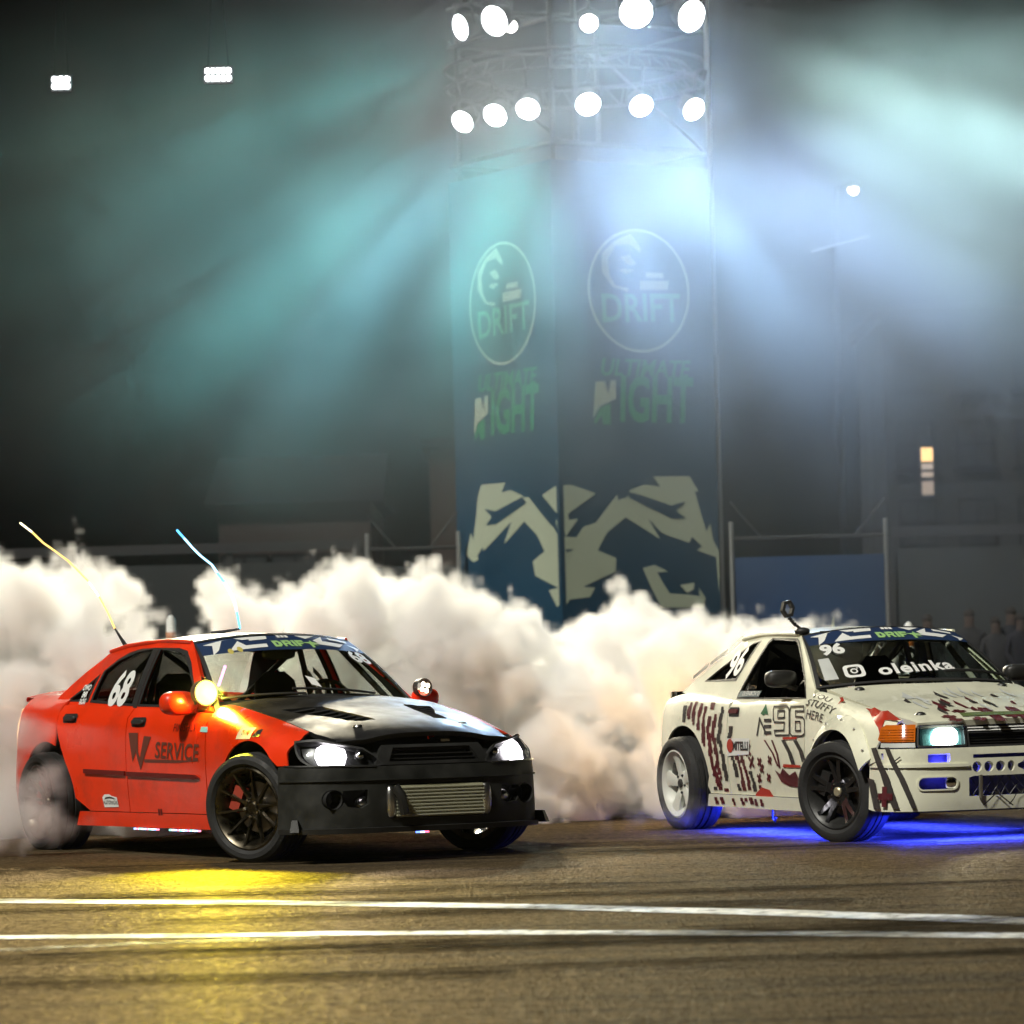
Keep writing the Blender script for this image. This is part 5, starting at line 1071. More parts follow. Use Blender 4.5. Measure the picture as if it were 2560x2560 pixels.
def face_px(px, side):
    d, n = (DR, nR) if side > 0 else (-DL, nL); o = base if side > 0 else base+DL*TA; o = o+.06*n
    r = ray(px); c = np.array([0, 0, CAM_H]); t = ((o-c)@n)/(r@n); p = c+r*t; return (float((p-o)@d), float(p[2]))
BZ0, BZ1 = .35, 8.75
bann = {}
for s in (-1, 1):
    def wob(u, v, f=face_fn(s, 0)):
        P = f(u, v); return P+((nR if s > 0 else nL)*(.012*np.sin(np.ravel(v)*2.1+np.ravel(u)*3))[:, None])
    bann[s] = panel('tower_banner', [(-.058*(s > 0), BZ0), (TA+.06*(s < 0), BZ0), (TA+.06*(s < 0), BZ1), (-.058*(s > 0), BZ1)], face_fn(s, 0), M['banner'], tower, res=.5, thick=.01, ref=(0, 0, 5), refx=False)
def clipx(poly, x, keep):
    out = []; n = len(poly); ins = lambda p: (p[0] <= x) if keep < 0 else (p[0] >= x)
    for i in range(n):
        a, b = poly[i], poly[(i+1) % n]
        if ins(a): out.append(a)
        if ins(a) != ins(b): t = (x-a[0])/(b[0]-a[0]); out.append((x, a[1]+(b[1]-a[1])*t))
    return out
rf5 = dict(ref=(0, 0, 5), refx=False)
def print_px(name, poly, m, off, holes=()):
    seam = 1404
    for s in (-1, 1):
        q = clipx(poly, seam, s)
        if len(q) < 3: continue
        uv = [face_px(p, s) for p in q]; uv = [(min(max(u, .01), TA-.01), max(v, .4)) for u, v in uv]
        if max(p[0] for p in uv)-min(p[0] for p in uv) < .02: continue
        hh = [[face_px(p, s) for p in h] for h in holes] if all((p[0]-seam)*s > 0 for h in holes for p in h) else []
        decal(name, uv, face_fn(s, 0), m, bann[s], holes=hh, res=.6, off=off, **rf5)
cv = lambda l: [(1080+x*.4244, 1100+y*.4244) for x, y in l]
print_px('banner_emblem', cv([(290, 265), (435, 250), (410, 310), (465, 295), (530, 325), (545, 340), (570, 335), (700, 500), (715, 510), (780, 570), (850, 572), (890, 510), (960, 490), (1090, 320), (1095, 355), (1150, 335), (1160, 298), (1250, 262), (1345, 275), (1300, 215), (1515, 213), (1570, 305), (1545, 300), (1615, 540), (1638, 490), (1655, 590), (1718, 655), (1715, 790), (1690, 905), (1672, 690), (1560, 650), (1590, 625), (1530, 570), (1515, 605), (1380, 560), (1345, 540), (1270, 460), (1345, 585), (1140, 455), (1030, 545), (975, 650), (1085, 695), (1080, 775), (890, 865), (960, 870), (930, 925), (810, 940), (740, 985), (690, 885), (745, 870), (610, 800), (595, 715), (665, 655), (620, 560), (545, 480), (425, 615), (470, 480), (305, 655), (300, 630), (270, 680), (275, 705), (245, 720), (205, 680), (230, 545), (245, 590), (262, 450), (270, 340)]), M['pale_cloth'], .006)
for q in ([(535, 335), (560, 370), (380, 495), (322, 502), (355, 452), (312, 405), (375, 420)], [(1150, 305), (1230, 325), (1405, 385), (1495, 360), (1435, 415), (1450, 430), (1495, 460), (1415, 465), (1300, 410), (1160, 340)], [(755, 645), (835, 642), (795, 662)]): print_px('banner_slit', cv(q), M['banner'], .012)
for q in ([(650, 325), (740, 268), (820, 263), (965, 315), (800, 435), (805, 470), (860, 465), (785, 570), (730, 470), (765, 470), (768, 435)], [(1240, 755), (1310, 735), (1390, 775), (1325, 780), (1370, 860), (1400, 905), (1500, 910), (1575, 920), (1570, 870), (1610, 930), (1600, 990), (1350, 985), (1290, 870)], [(1460, 855), (1545, 840), (1540, 880), (1500, 900)]): print_px('banner_shard', cv(q), M['pale_cloth'], .007)
# roundels and lettering on both faces; traced on the right face, repeated on the left
c2 = lambda l: [(1120+x*.383, 560+y*.383) for x, y in l]
cu, cvv = face_px((1597, 727), 1); rr = .93
shapes = [[(1000, 190), (1080, 110), (1190, 60), (1255, 160), (1250, 190), (1180, 130), (1090, 140), (1040, 230), (1050, 330), (1090, 400), (1180, 420), (1170, 445), (1070, 410), (1000, 310)], [(1120, 215), (1180, 200), (1225, 260), (1190, 275), (1150, 250)], [(1290, 315), (1400, 320), (1405, 355), (1285, 350)], [(1250, 370), (1440, 370), (1430, 430), (1250, 430)], [(1110, 300), (1150, 290), (1220, 300), (1160, 330)]]
nsh = [(960, 1030), (1020, 1025), (1045, 1110), (1060, 1020), (1095, 1020), (1095, 1140), (990, 1190), (945, 1270)]
for s in (-1, 1):
    f = face_fn(s, 0); B_ = bann[s]; dz = 0 if s > 0 else -.10
    F2 = lambda l: [(u, v+dz) for u, v in [face_px(p, 1) for p in c2(l)]]
    decal('roundel_field', circ((cu, cvv+dz), rr*1.0, 40), f, mat('roundel_teal', (.01, .09, .09), .75), B_, res=.5, off=.005, **rf5)
    decal('roundel_ring', circ((cu, cvv+dz), rr*1.02, 40), f, M['pale_cloth'], B_, holes=[circ((cu, cvv+dz), rr*.975, 40)], res=.3, off=.008, **rf5)
    for q in shapes: decal('roundel_mark', F2(q), f, M['pale_cloth'], B_, res=.5, off=.011, **rf5)
    tk = dict(ref=(0, 0, 5), refx=False, flip=1)
    text_on('banner_lettering', 'DRIFT', f, (cu+.02, face_px((1590, 773), 1)[1]+dz), M['pale_green'], B_, size=.60, bold=.012, off=.012, xs=.93, ang=.03, **tk)
    text_on('banner_lettering', 'ULTIMATE', f, (cu+.05, face_px((1595, 922), 1)[1]+dz), M['green_cloth'], B_, size=.36, bold=.008, off=.008, xs=1.0, shear=.25, **tk)
    text_on('banner_lettering', 'IGHT', f, (cu+.24, face_px((1630, 1005), 1)[1]+dz), M['green_cloth'], B_, size=.95, bold=.03, off=.008, xs=.62, shear=.1, **tk)
    decal('banner_initial', F2(nsh), f, M['pale_cloth'], B_, res=.5, off=.008, **rf5)
    decal('banner_initial_foot', F2([(990, 1200), (1060, 1170), (1060, 1310), (1010, 1310), (1000, 1250), (960, 1310), (950, 1285)]), f, M['green_cloth'], B_, res=.5, off=.009, **rf5)
# ring truss round the head
RR, RZ = 2.02, 10.15
ring = lambda r, z, n=40: [(r*math.cos(2*math.pi*i/n), r*math.sin(2*math.pi*i/n), z) for i in range(n+1)]
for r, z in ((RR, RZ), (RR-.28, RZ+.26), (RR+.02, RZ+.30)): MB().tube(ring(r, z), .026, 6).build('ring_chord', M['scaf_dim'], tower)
for i in range(32):
    a, b = 2*math.pi*i/32, 2*math.pi*(i+.5)/32
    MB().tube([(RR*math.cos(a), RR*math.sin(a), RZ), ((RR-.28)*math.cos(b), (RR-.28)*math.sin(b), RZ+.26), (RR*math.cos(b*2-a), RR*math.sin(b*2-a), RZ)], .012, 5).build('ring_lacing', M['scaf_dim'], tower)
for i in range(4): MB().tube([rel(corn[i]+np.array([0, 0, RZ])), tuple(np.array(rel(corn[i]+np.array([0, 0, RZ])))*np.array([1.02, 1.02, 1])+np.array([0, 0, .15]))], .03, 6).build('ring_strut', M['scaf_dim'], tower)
MB().tube([(0, 0, 9.0), (0, 0, 14.5)], .045, 8).build('tower_mast', M['dark_steel'], tower)
for z in (11.6,): MB().tube(ring(1.62, z, 24), .022, 6).build('ring_upper', M['scaf_dim'], tower)
# the lamps themselves: things of their own, hung on the tower
lens_m = emis('flood_lens', (.95, 1, 1), 30); lens_w = emis('flood_lens_warm', (1, .93, .85), 30)
def flood(px, dep, tgt, rad, power, cone, col, label, warm=False, blend=.6):
    p = at(px, dep); g = empty('stage_floodlight', tuple(p)); tag(g, label, 'floodlight', 'floodlights on the scaffold tower')
    d = ((Vector(tgt)-Vector(p)).normalized()+Vector((0, -.35, -.18))).normalized(); q = d.to_track_quat('X', 'Z'); g.rotation_euler = q.to_euler()
    MB().lathe([(rad*.45, -.34), (rad*.75, -.30), (rad*.95, -.12), (rad*1.12, 0), (rad*1.12, .02), (rad, .02), (rad, -.01)], 28, 'x').build('lamp_can', M['dark_steel'], g)
    MB().lathe([(0, -.005), (rad*.7, -.004), (rad*1.0, -.004)], 28, 'x').build('lamp_lens', lens_w if warm else lens_m, g)
    MB().tube([(-.12, -rad*1.2, 0), (-.12, -rad*1.2, rad*1.3), (-.12, 0, rad*1.75), (-.12, rad*1.2, rad*1.3), (-.12, rad*1.2, 0)], .018, 6).build('lamp_yoke', M['dark_steel'], g)
    MB().tube([(-.12, 0, rad*1.75), (-.16, 0, rad*1.75+.30)], .02, 6).build('lamp_hanger', M['dark_steel'], g)
    if power:
        spot('flood_beam', (.06, 0, 0), (1, 0, 0), power*.46, cone*1.25, col, .8, rad*.6, g, 8.0)
        spot('flood_shaft', (.06, 0, 0), (1, 0, 0), power*1.55, cone*.34, col, .85, rad*.6, g, 8.0)
TEAL, BLUE, WHT, MINT = (.20, .78, .80), (.38, .62, 1.0), (.60, .84, 1.0), (.42, .95, .78)
KP = 0.140
def FL(*a, **k): flood(*a, **k)
FL((1152, 68), 54.2, (-30, 46, 6.0), .19, 22000*KP, 30, MINT, 'floodlight at the upper left edge of the tower, lens turned aside')
FL((1237, 52), 53.6, (-15, 40, 4.0), .22, 15000*KP, 34, TEAL, 'large floodlight second along the upper left of the tower')
FL((1278, 66), 54.6, (-6, 20, 8.0), .085, 0, 20, TEAL, 'tiny lamp tucked behind the large upper left floodlight', True)
FL((1472, 58), 53.4, (2, 0, 4), .125, 3000*KP, 40, WHT, 'small round lamp on the upper tower beside the central mast', True)
FL((1590, 30), 53.4, (2.5, 36, 2), .235, 14000*KP, 34, BLUE, 'big round floodlight on the upper tower right of the mast')
FL((1728, 40), 54.0, (16, 42, 4.6), .235, 46000*KP, 32, (.60, .95, .94), 'big round floodlight at the upper right corner of the tower')
FL((1157, 304), 54.0, (-12, 42, 0), .165, 20000*KP, 34, TEAL, 'floodlight at the left end of the lower ring, lens turned aside')
FL((1238, 288), 53.4, (-7.5, 40, 0), .17, 14000*KP, 30, (.30, .72, .92), 'lower ring floodlight second from its left end')
FL((1320, 272), 52.8, (-3, 40, 0), .165, 16000*KP, 30, TEAL, 'lower ring floodlight just left of the tower corner')
FL((1470, 260), 52.7, (3.2, 40, 0), .175, 18000*KP, 30, BLUE, 'lower ring floodlight just right of the tower corner')
FL((1603, 264), 53.2, (7, 40, 0), .165, 17000*KP, 30, BLUE, 'lower ring floodlight second from its right end')
FL((1734, 273), 54.0, (13, 42, 1), .17, 24000*KP, 40, (.42, .62, 1.0), 'floodlight at the right end of the lower ring')
# two panel floodlights on masts, a street lamp, a marker light
def hung(px, dep, cols, rows, w, h, label):          # panel floodlights hung from a span cable that runs above the picture
    p = at(px, dep); g = empty('panel_floodlight', tuple(p)); tag(g, label, 'floodlight', 'panel floodlights hung over the track')
    hd = MB().box((0, .06, 0), (w*1.1, .08, h*1.15)).build('lamp_panel', M['dark_steel'], g, False)
    for i in range(cols):
        for j in range(rows): MB().lathe([(0, -.02), (w/cols*.3, -.015), (w/cols*.46, 0)], 14, 'y', ((i+.5)/cols*w-w/2, .0, (j+.5)/rows*h-h/2)).build('lamp_cell', lens_m, hd)
    for s_ in (-1, 1): MB().tube([(s_*w*.4, .06, h*.5), (0, .06, 9.7-p[2])], .003, 5).build('hanger_wire', M['matt_dark'], g)
    spot('panel_beam', (0, -.1, 0), (-p[0]+1.0, 21-p[1], -p[2]), 5500, 60, (1, .90, .66), .6, .2, g)
    return p
pa = hung((152, 207), 41, 3, 2, .205, .155, 'small square panel floodlight hanging farthest from the tower')
pb = hung((545, 186), 40, 5, 2, .29, .165, 'wide panel floodlight hanging between the small one and the tower')
sw = empty('span_cable', (-9.2, 41.5, 0)); tag(sw, 'span cable and end post carrying the two panel floodlights', 'cable')
MB().tube([(0, 0, 0), (0, 0, 10.2)], [.10, .06], 10).build('end_post', M['matt_dark'], sw)
MB().tube([(0, 0, 9.9), (pa[0]+9.2, pa[1]+.06-41.5, 9.7), (pb[0]+9.2, pb[1]+.06-41.5, 9.7), (tcx[0]+9.2, tcx[1]-41.5, 11.9)], .012, 6).build('cable', M['matt_dark'], sw)
p = at((2133, 475), 62); g = empty('street_lamp', (p[0]-.3, p[1]+.5, 0)); tag(g, 'street lamp with a small warm round head right of the tower', 'street lamp')
MB().tube([(0, 0, 0), (0, 0, p[2]-1.0), (.05, -.1, p[2]+.1), (.3, -.5, p[2]+.14)], [.08, .06, .045, .04], 8).build('lamp_post', M['matt_dark'], g)
sell('lamp_head', (.3, -.5, p[2]+.10), (.14, .2, .07), M['dark_steel'], g, 2.4); sell('lamp_globe', (.3, -.52, p[2]), (.09, .09, .09), emis('warm_globe', (1, .86, .68), 16), g, 2)
MB().tube([(-.45, -.5, p[2]-1.05), (.55, -.5, p[2]-.80)], .02, 6).build('lamp_stay', M['scaf'], g)
# ------------------------------------------------------------------ fence wings, yard walls, buildings
M['fence_cloth'] = mat('fence_cloth', (.010, .045, .13), .75, var=.2, vscale=.7)
M['fence_grey'] = mat('fence_grey', (.02, .024, .026), .8, var=.25, vscale=.6)
def px_at(px, dep): return at(px, dep)
def wing(x0, x1, dep, ytop, label, m, tips):
    a, b = at((x0, ytop), dep), at((x1, ytop), dep); g = empty('banner_fence', (a[0], a[1], 0)); tag(g, label, 'fence', 'scaffold fence bays beside the tower')
    w = b[0]-a[0]; z = a[2]
    for x in (0, w): MB().tube([(x, 0, 0), (x, 0, z+.25)], .035, 8).build('fence_pole', M['scaf'], g)
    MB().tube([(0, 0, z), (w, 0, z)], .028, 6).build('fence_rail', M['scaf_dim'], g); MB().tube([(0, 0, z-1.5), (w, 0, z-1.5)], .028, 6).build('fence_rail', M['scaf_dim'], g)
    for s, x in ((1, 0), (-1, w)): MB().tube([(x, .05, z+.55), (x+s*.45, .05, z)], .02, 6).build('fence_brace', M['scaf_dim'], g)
    cl = panel('fence_banner', [(.04, .15), (w-.04, .15), (w-.04, z-.28), (.04, z-.28)], lambda u, v: np.stack([np.ravel(u), -.05+.012*np.sin(np.ravel(u)*5+np.ravel(v)*2), np.ravel(v)+0*np.ravel(u)], 1), m, g, res=.25, thick=.008, ref=(0, 50, 1), refx=False)
    for t in tips: decal('banner_tip', [(q[0]*w, q[1]*z) for q in t], lambda u, v: np.stack([np.ravel(u), -.066+.012*np.sin(np.ravel(u)*5+np.ravel(v)*2), np.ravel(v)], 1), M['pale_cloth'], cl, ref=(0, 50, 1), refx=False)
wing(1828, 2214, 53.0, 1347, 'scaffold fence bay with a blue banner between the tower and the grey fence', M['fence_cloth'], [[(.30, .40), (.335, .60), (.37, .42)], [(.58, .40), (.645, .60), (.655, .40)], [(.40, .3), (.5, .44), (.54, .3)]])
wing(918, 1146, 56.0, 1374, 'dark scaffold fence bay on the brown shed side of the tower', M['fence_grey'], [])
def plainfence(x0, x1, dep, ytop, label):
    a, b = at((x0, ytop), dep), at((x1, ytop), dep); g = empty('panel_fence', (a[0], a[1], 0)); tag(g, label, 'fence'); w = b[0]-a[0]; z = a[2]; n = max(2, int(w/1.95))
    for i in range(n+1): MB().box((w*i/n, 0, z/2), (.10, .10, z)).build('fence_post', M['dark_steel'], g, False)
    for i in range(n): MB().box((w*(i+.5)/n, .03, z/2-.05), (w/n-.10, .03, z-.3)).build('fence_panel', M['fence_grey'], g, False)
    MB().box((w/2, -.02, z+.06), (w, .14, .16)).build('fence_beam', M['dark_steel'], g, False)
plainfence(2226, 2900, 57.0, 1340, 'long grey panel fence with a thick top beam right of the blue banner')
plainfence(-420, 905, 60.0, 1405, 'long dark panel fence left of the tower')
def building(name, x0, x1, dep, ytop, col, rows, cols, lit, label, roof):
    a, b = at((x0, ytop), dep), at((x1, ytop), dep); w = b[0]-a[0]; z = a[2]; g = empty(name, (a[0], a[1], 0)); tag(g, label, 'building')
    wl = mat(name+'_wall', col, .85, var=.2, vscale=.5, bump=.2, bscale=3)
    MB().box((w/2, 4, z/2), (w, 8, z)).build('wall', wl, g, False)
    if roof == 'gable':
        V = [(-.3, -.3, z), (w+.3, -.3, z), (w+.3, 8.3, z), (-.3, 8.3, z), (-.3, 4, z+1.3), (w+.3, 4, z+1.3)]; mk('roof', V, [(0, 1, 5, 4), (2, 3, 4, 5), (0, 4, 3), (1, 2, 5), (3, 2, 1, 0)], M['matt_dark'], g, False)
    else: MB().box((w/2, 4, z+.15), (w+.5, 8.5, .3)).build('roof', M['matt_dark'], g, False)
    dk = mat(name+'_pane', (.02, .022, .025), .6, spec=.2); lt = emis(name+'_lit', (1, .62, .28), 1.3); lt2 = emis(name+'_lit2', (.9, .8, .72), .5)
    for r in range(rows):
        for c in range(cols):
            x = w*(c+.5)/cols; zz = 1.6+(z-1.9)*(r+.5)/rows; k = lit.get((r, c), 0)
            f = MB().box((x, -.02, zz), (1.1, .10, 1.4)).build('window', M['matt_dark'], g, False)
            for i, (dx, dz) in enumerate(((-.26, .33), (.26, .33), (-.26, -.33), (.26, -.33))): MB().box((x+dx, -.06, zz+dz), (.46, .04, .58)).build('pane', (lt if dz > 0 else lt2) if k else dk, f, False)
            MB().box((x, -.10, zz-.75), (1.3, .2, .07)).build('sill', M['matt_dark'], f, False)
building('brick_shed', 545, 925, 82, 1262, (.022, .011, .009), 1, 3, {}, 'low brown brick shed behind the fence left of the tower', 'gable')
building('apartment_block', 2205, 2950, 105, 800, (.010, .012, .014), 4, 5, {}, 'tall grey block behind the grey fence right of the tower', 'flat')
building('corner_house', 1072, 1260, 110, 1122, (.03, .02, .016), 0, 3, {}, 'brown house half hidden behind the tower', 'flat')
# the one lit stair window of the block
a = at((2318, 1180), 104.9); gw = empty('lit_window', (a[0], a[1], a[2]-.65)); tag(gw, 'narrow lit stair window on the grey block, orange pane on top', 'window')
MB().box((0, 0, .65), (.48, .08, 1.5)).build('window_frame', M['dark_steel'], gw, False)
for z, cl, e in ((1.16, (1, .60, .24), 1.5), (.70, (1, .80, .62), .40), (.18, (1, .78, .60), .30)): MB().box((0, -.05, z), (.34, .03, .40)).build('window_pane', emis('stair_pane%d' % int(z*100), cl, e), gw, False)
for px, dep, h, lab in (((2271, 1556), 42, .34, 'white plastic marker post behind the white car roof'), ((427, 1540), 42, .40, 'white plastic marker post between the smoke plumes behind the red car')):
    p = at(px, dep); g = empty('marker_post', (p[0], p[1], 0)); tag(g, lab, 'post'); MB().lathe([(.14, 0), (.15, .05), (.06, .10), (.055, p[2]-.05), (.03, p[2]), (0, p[2]+.01)], 14, 'z').build('post_tube', M['white_print'], g); MB().lathe([(.058, p[2]-.28), (.06, p[2]-.27), (.06, p[2]-.2), (.058, p[2]-.19)], 14, 'z').build('reflector_band', mat('orange_band', (.5, .15, .03), .4), g)
# ------------------------------------------------------------------ onlookers by the fence
def person(x, y, h, jacket, trousers, pose, label):
    g = empty('person', (x, y, 0), (0, 0, pose*.5)); tag(g, label, 'person', 'onlookers along the grey fence'); s = h/1.75
    J = [(0, 0, .95), (0, 0, 1.18), (0, -.01, 1.42), (0, -.01, 1.52), (0, -.02, 1.64), (0, -.02, 1.74), (-.09, 0, .9), (-.10, -.02, .5), (-.10, .0, .08), (-.10, -.14, .03), (.09, 0, .9), (.10, .02, .5), (.11, .03, .08), (.11, -.11, .03), (-.19, 0, 1.42), (-.25, .02-.02*pose, 1.16), (-.22, -.16, .98), (-.21, -.22, .93), (.19, 0, 1.42), (.25, .02, 1.16), (.21, -.14+.05*pose, .97), (.20, -.20, .92)]
    E = [(0, 1), (1, 2), (2, 3), (3, 4), (4, 5), (0, 6), (6, 7), (7, 8), (8, 9), (0, 10), (10, 11), (11, 12), (12, 13), (2, 14), (14, 15), (15, 16), (16, 17), (2, 18), (18, 19), (19, 20), (20, 21)]
    Rd = [.15, .15, .16, .06, .095, .06, .095, .065, .045, .045, .095, .065, .045, .045, .07, .052, .038, .035, .07, .052, .038, .035]
    me = bpy.data.meshes.new('body'); me.from_pydata([tuple(np.array(j)*s) for j in J], E, []); o = bpy.data.objects.new('body', me); COL.objects.link(o); o.parent = g
    m = o.modifiers.new('s', 'SKIN'); m.use_smooth_shade = True
    for i, v in enumerate(me.skin_vertices[0].data): v.radius = (Rd[i]*s, Rd[i]*s*.8); v.use_root = (i == 0)
    o.modifiers.new('d', 'SUBSURF').levels = 1; o.modifiers['d'].render_levels = 2
    mm = bpy.data.materials.new('clothes'); mm.use_nodes = True; t = mm.node_tree; b = t.nodes['Principled BSDF']; b.inputs['Roughness'].default_value = .85
    tc = t.nodes.new('ShaderNodeTexCoord'); sx = t.nodes.new('ShaderNodeSeparateXYZ'); t.links.new(tc.outputs['Object'], sx.inputs[0]); cr = t.nodes.new('ShaderNodeValToRGB'); dv = t.nodes.new('ShaderNodeMath'); dv.operation = 'DIVIDE'; dv.inputs[1].default_value = 1.8*s
    t.links.new(sx.outputs[2], dv.inputs[0]); t.links.new(dv.outputs[0], cr.inputs[0]); cr.color_ramp.interpolation = 'CONSTANT'; el = cr.color_ramp.elements
    el[0].color = (.02, .02, .02, 1); el[1].position = .055; el[1].color = (*trousers, 1); e = el.new(.52); e.color = (*jacket, 1); e = el.new(.845); e.color = (.07, .045, .035, 1); t.links.new(cr.outputs[0], b.inputs['Base Color']); me.materials.append(mm)
    sell('hair', (0, .01*s, 1.72*s), (.085*s, .10*s, .075*s), mat('hair', (.02, .015, .012), .8), g, 2)
for i, (px, jk, tr, ps, lab) in enumerate((((2320, 1600), (.008, .008, .01), (.008, .008, .01), .4, 'person in black jacket at the fence, just beside the white marker post'), ((2425, 1600), (.012, .012, .015), (.01, .01, .014), -.3, 'person in charcoal top beside the dark fence post'), ((2490, 1600), (.022, .022, .026), (.01, .01, .014), .2, 'person in grey top between the charcoal one and the navy pair'), ((2530, 1600), (.008, .010, .018), (.008, .008, .01), -.1, 'person in navy jacket leaning at the grey fence'), ((2552, 1600), (.008, .008, .016), (.008, .008, .01), .6, 'person in dark blue top turned aside at the grey fence'))):
    p = at(px, 55.2+.15*(i % 2)); person(p[0], p[1], (1.72, 1.78, 1.66, 1.8, 1.7)[i], jk, tr, ps, lab)
# ------------------------------------------------------------------ tyre smoke: closed billowing bodies filled with scattering volume
class GN:
    def __init__(s, name):
        s.t = bpy.data.node_groups.new(name, 'GeometryNodeTree'); s.t.interface.new_socket('Geometry', in_out='INPUT', socket_type='NodeSocketGeometry'); s.t.interface.new_socket('Geometry', in_out='OUTPUT', socket_type='NodeSocketGeometry')
        s.inp = s.N('NodeGroupInput'); s.pos = s.N('GeometryNodeInputPosition').outputs[0]
    def N(s, n): return s.t.nodes.new(n)
    def L(s, a, b): s.t.links.new(a, b)
    def put(s, sock, v):
        if hasattr(v, 'is_linked'): s.L(v, sock)
        else: sock.default_value = v
    def m(s, op, a, b=0.0):
        n = s.N('ShaderNodeMath'); n.operation = op; s.put(n.inputs[0], a); s.put(n.inputs[1], b); return n.outputs[0]
    def rng(s, v, a, b, c, d, smooth=False):
        n = s.N('ShaderNodeMapRange'); n.interpolation_type = 'SMOOTHSTEP' if smooth else 'LINEAR'
        for k, q in enumerate((v, a, b, c, d)): s.put(n.inputs[k], q)
        return n.outputs[0]
    def vor(s, sc, vec=None):
        n = s.N('ShaderNodeTexVoronoi'); n.feature = 'SMOOTH_F1'; n.inputs['Scale'].default_value = sc; n.inputs['Smoothness'].default_value = .25; s.L(vec or s.pos, n.inputs['Vector']); return n.outputs['Distance']
    def noi(s, sc, det=4, ro=.6, dist=0):
        n = s.N('ShaderNodeTexNoise'); n.inputs['Scale'].default_value = sc; n.inputs['Detail'].default_value = det; n.inputs['Roughness'].default_value = ro; n.inputs['Distortion'].default_value = dist; s.L(s.pos, n.inputs['Vector']); return n.outputs[0]
    def blob(s, c, r):
        a = s.N('ShaderNodeVectorMath'); a.operation = 'SUBTRACT'; s.L(s.pos, a.inputs[0]); a.inputs[1].default_value = tuple(c)
        d = s.N('ShaderNodeVectorMath'); d.operation = 'DIVIDE'; s.L(a.outputs[0], d.inputs[0]); d.inputs[1].default_value = tuple(r)
        l = s.N('ShaderNodeVectorMath'); l.operation = 'LENGTH'; s.L(d.outputs[0], l.inputs[0]); return s.rng(l.outputs['Value'], 0, 1, 1, 0, True)
    def volume(s, den, lo, hi, vox, mat_):
        vc = s.N('GeometryNodeVolumeCube'); s.L(den, vc.inputs['Density']); vc.inputs['Min'].default_value = tuple(lo); vc.inputs['Max'].default_value = tuple(hi)
        for nm, a in (('Resolution X', 0), ('Resolution Y', 1), ('Resolution Z', 2)): vc.inputs[nm].default_value = max(8, int((hi[a]-lo[a])/vox))
        sm = s.N('GeometryNodeSetMaterial'); sm.inputs['Material'].default_value = mat_; s.L(vc.outputs[0], sm.inputs[0]); go = s.N('NodeGroupOutput'); s.L(sm.outputs[0], go.inputs[0])
def gridm(name, col, aniso, step):
    m = bpy.data.materials.new(name); m.use_nodes = True; q = m.node_tree; q.nodes.clear(); p = q.nodes.new('ShaderNodeVolumePrincipled'); p.inputs['Color'].default_value = (*col, 1); p.inputs['Anisotropy'].default_value = aniso; p.inputs['Density'].default_value = 1.0
    o = q.nodes.new('ShaderNodeOutputMaterial'); q.links.new(p.outputs[0], o.inputs['Volume']); m.cycles.volume_step_rate = step; return m
def puff_body(name, balls, dens_, vox, label, soft=.11, amp=(.15, .10), step=3.0, thin=.35):
    me = bpy.data.meshes.new(name); me.from_pydata([b[:3] for b in balls], [], []); at_ = me.attributes.new('rad', 'FLOAT', 'POINT'); at_.data.foreach_set('value', [b[3] for b in balls])
    o = bpy.data.objects.new(name, me); COL.objects.link(o); g = GN(name)
    sn = g.N('GeometryNodeSampleNearest'); sn.domain = 'POINT'; g.L(g.inp.outputs[0], sn.inputs['Geometry']); g.L(g.pos, sn.inputs['Sample Position'])
    def samp(val, typ):
        si = g.N('GeometryNodeSampleIndex'); si.data_type = typ; si.domain = 'POINT'; g.L(g.inp.outputs[0], si.inputs['Geometry']); g.L(val, si.inputs['Value']); g.L(sn.outputs[0], si.inputs['Index']); return si.outputs[0]
    na = g.N('GeometryNodeInputNamedAttribute'); na.data_type = 'FLOAT'; na.inputs['Name'].default_value = 'rad'; p2 = g.N('GeometryNodeInputPosition').outputs[0]
    rad = samp(na.outputs[0], 'FLOAT'); cen = samp(p2, 'FLOAT_VECTOR'); dv = g.N('ShaderNodeVectorMath'); dv.operation = 'DISTANCE'; g.L(cen, dv.inputs[0]); g.L(g.pos, dv.inputs[1])
    sdf = g.m('SUBTRACT', rad, dv.outputs['Value'])
    sdf = g.m('ADD', sdf, g.m('MULTIPLY', g.m('SUBTRACT', .42, g.vor(2.6)), amp[0]*2)); sdf = g.m('ADD', sdf, g.m('MULTIPLY', g.m('SUBTRACT', .40, g.vor(7.5)), amp[1]*2))
    sdf = g.m('ADD', sdf, g.m('MULTIPLY', g.m('SUBTRACT', g.noi(5, 5, .65), .5), .14))
    den = g.m('MULTIPLY', g.rng(sdf, 0, soft, 0, 1, True), g.rng(g.noi(1.1, 3), .3, .65, dens_*thin, dens_))
    P = np.array([b[:3] for b in balls]); rr = np.array([b[3] for b in balls]); lo = (P-rr[:, None]).min(0)-.2; hi = (P+rr[:, None]).max(0)+.2; lo[2] = .0
    g.volume(den, lo, hi, vox, gridm(name+'_vol', SMK, .1, step)); md = o.modifiers.new('cloud', 'NODES'); md.node_group = g.t; me.materials.append(md.node_group.nodes['Set Material'].inputs['Material'].default_value)
    return tag(o, label, 'smoke', kind='stuff')
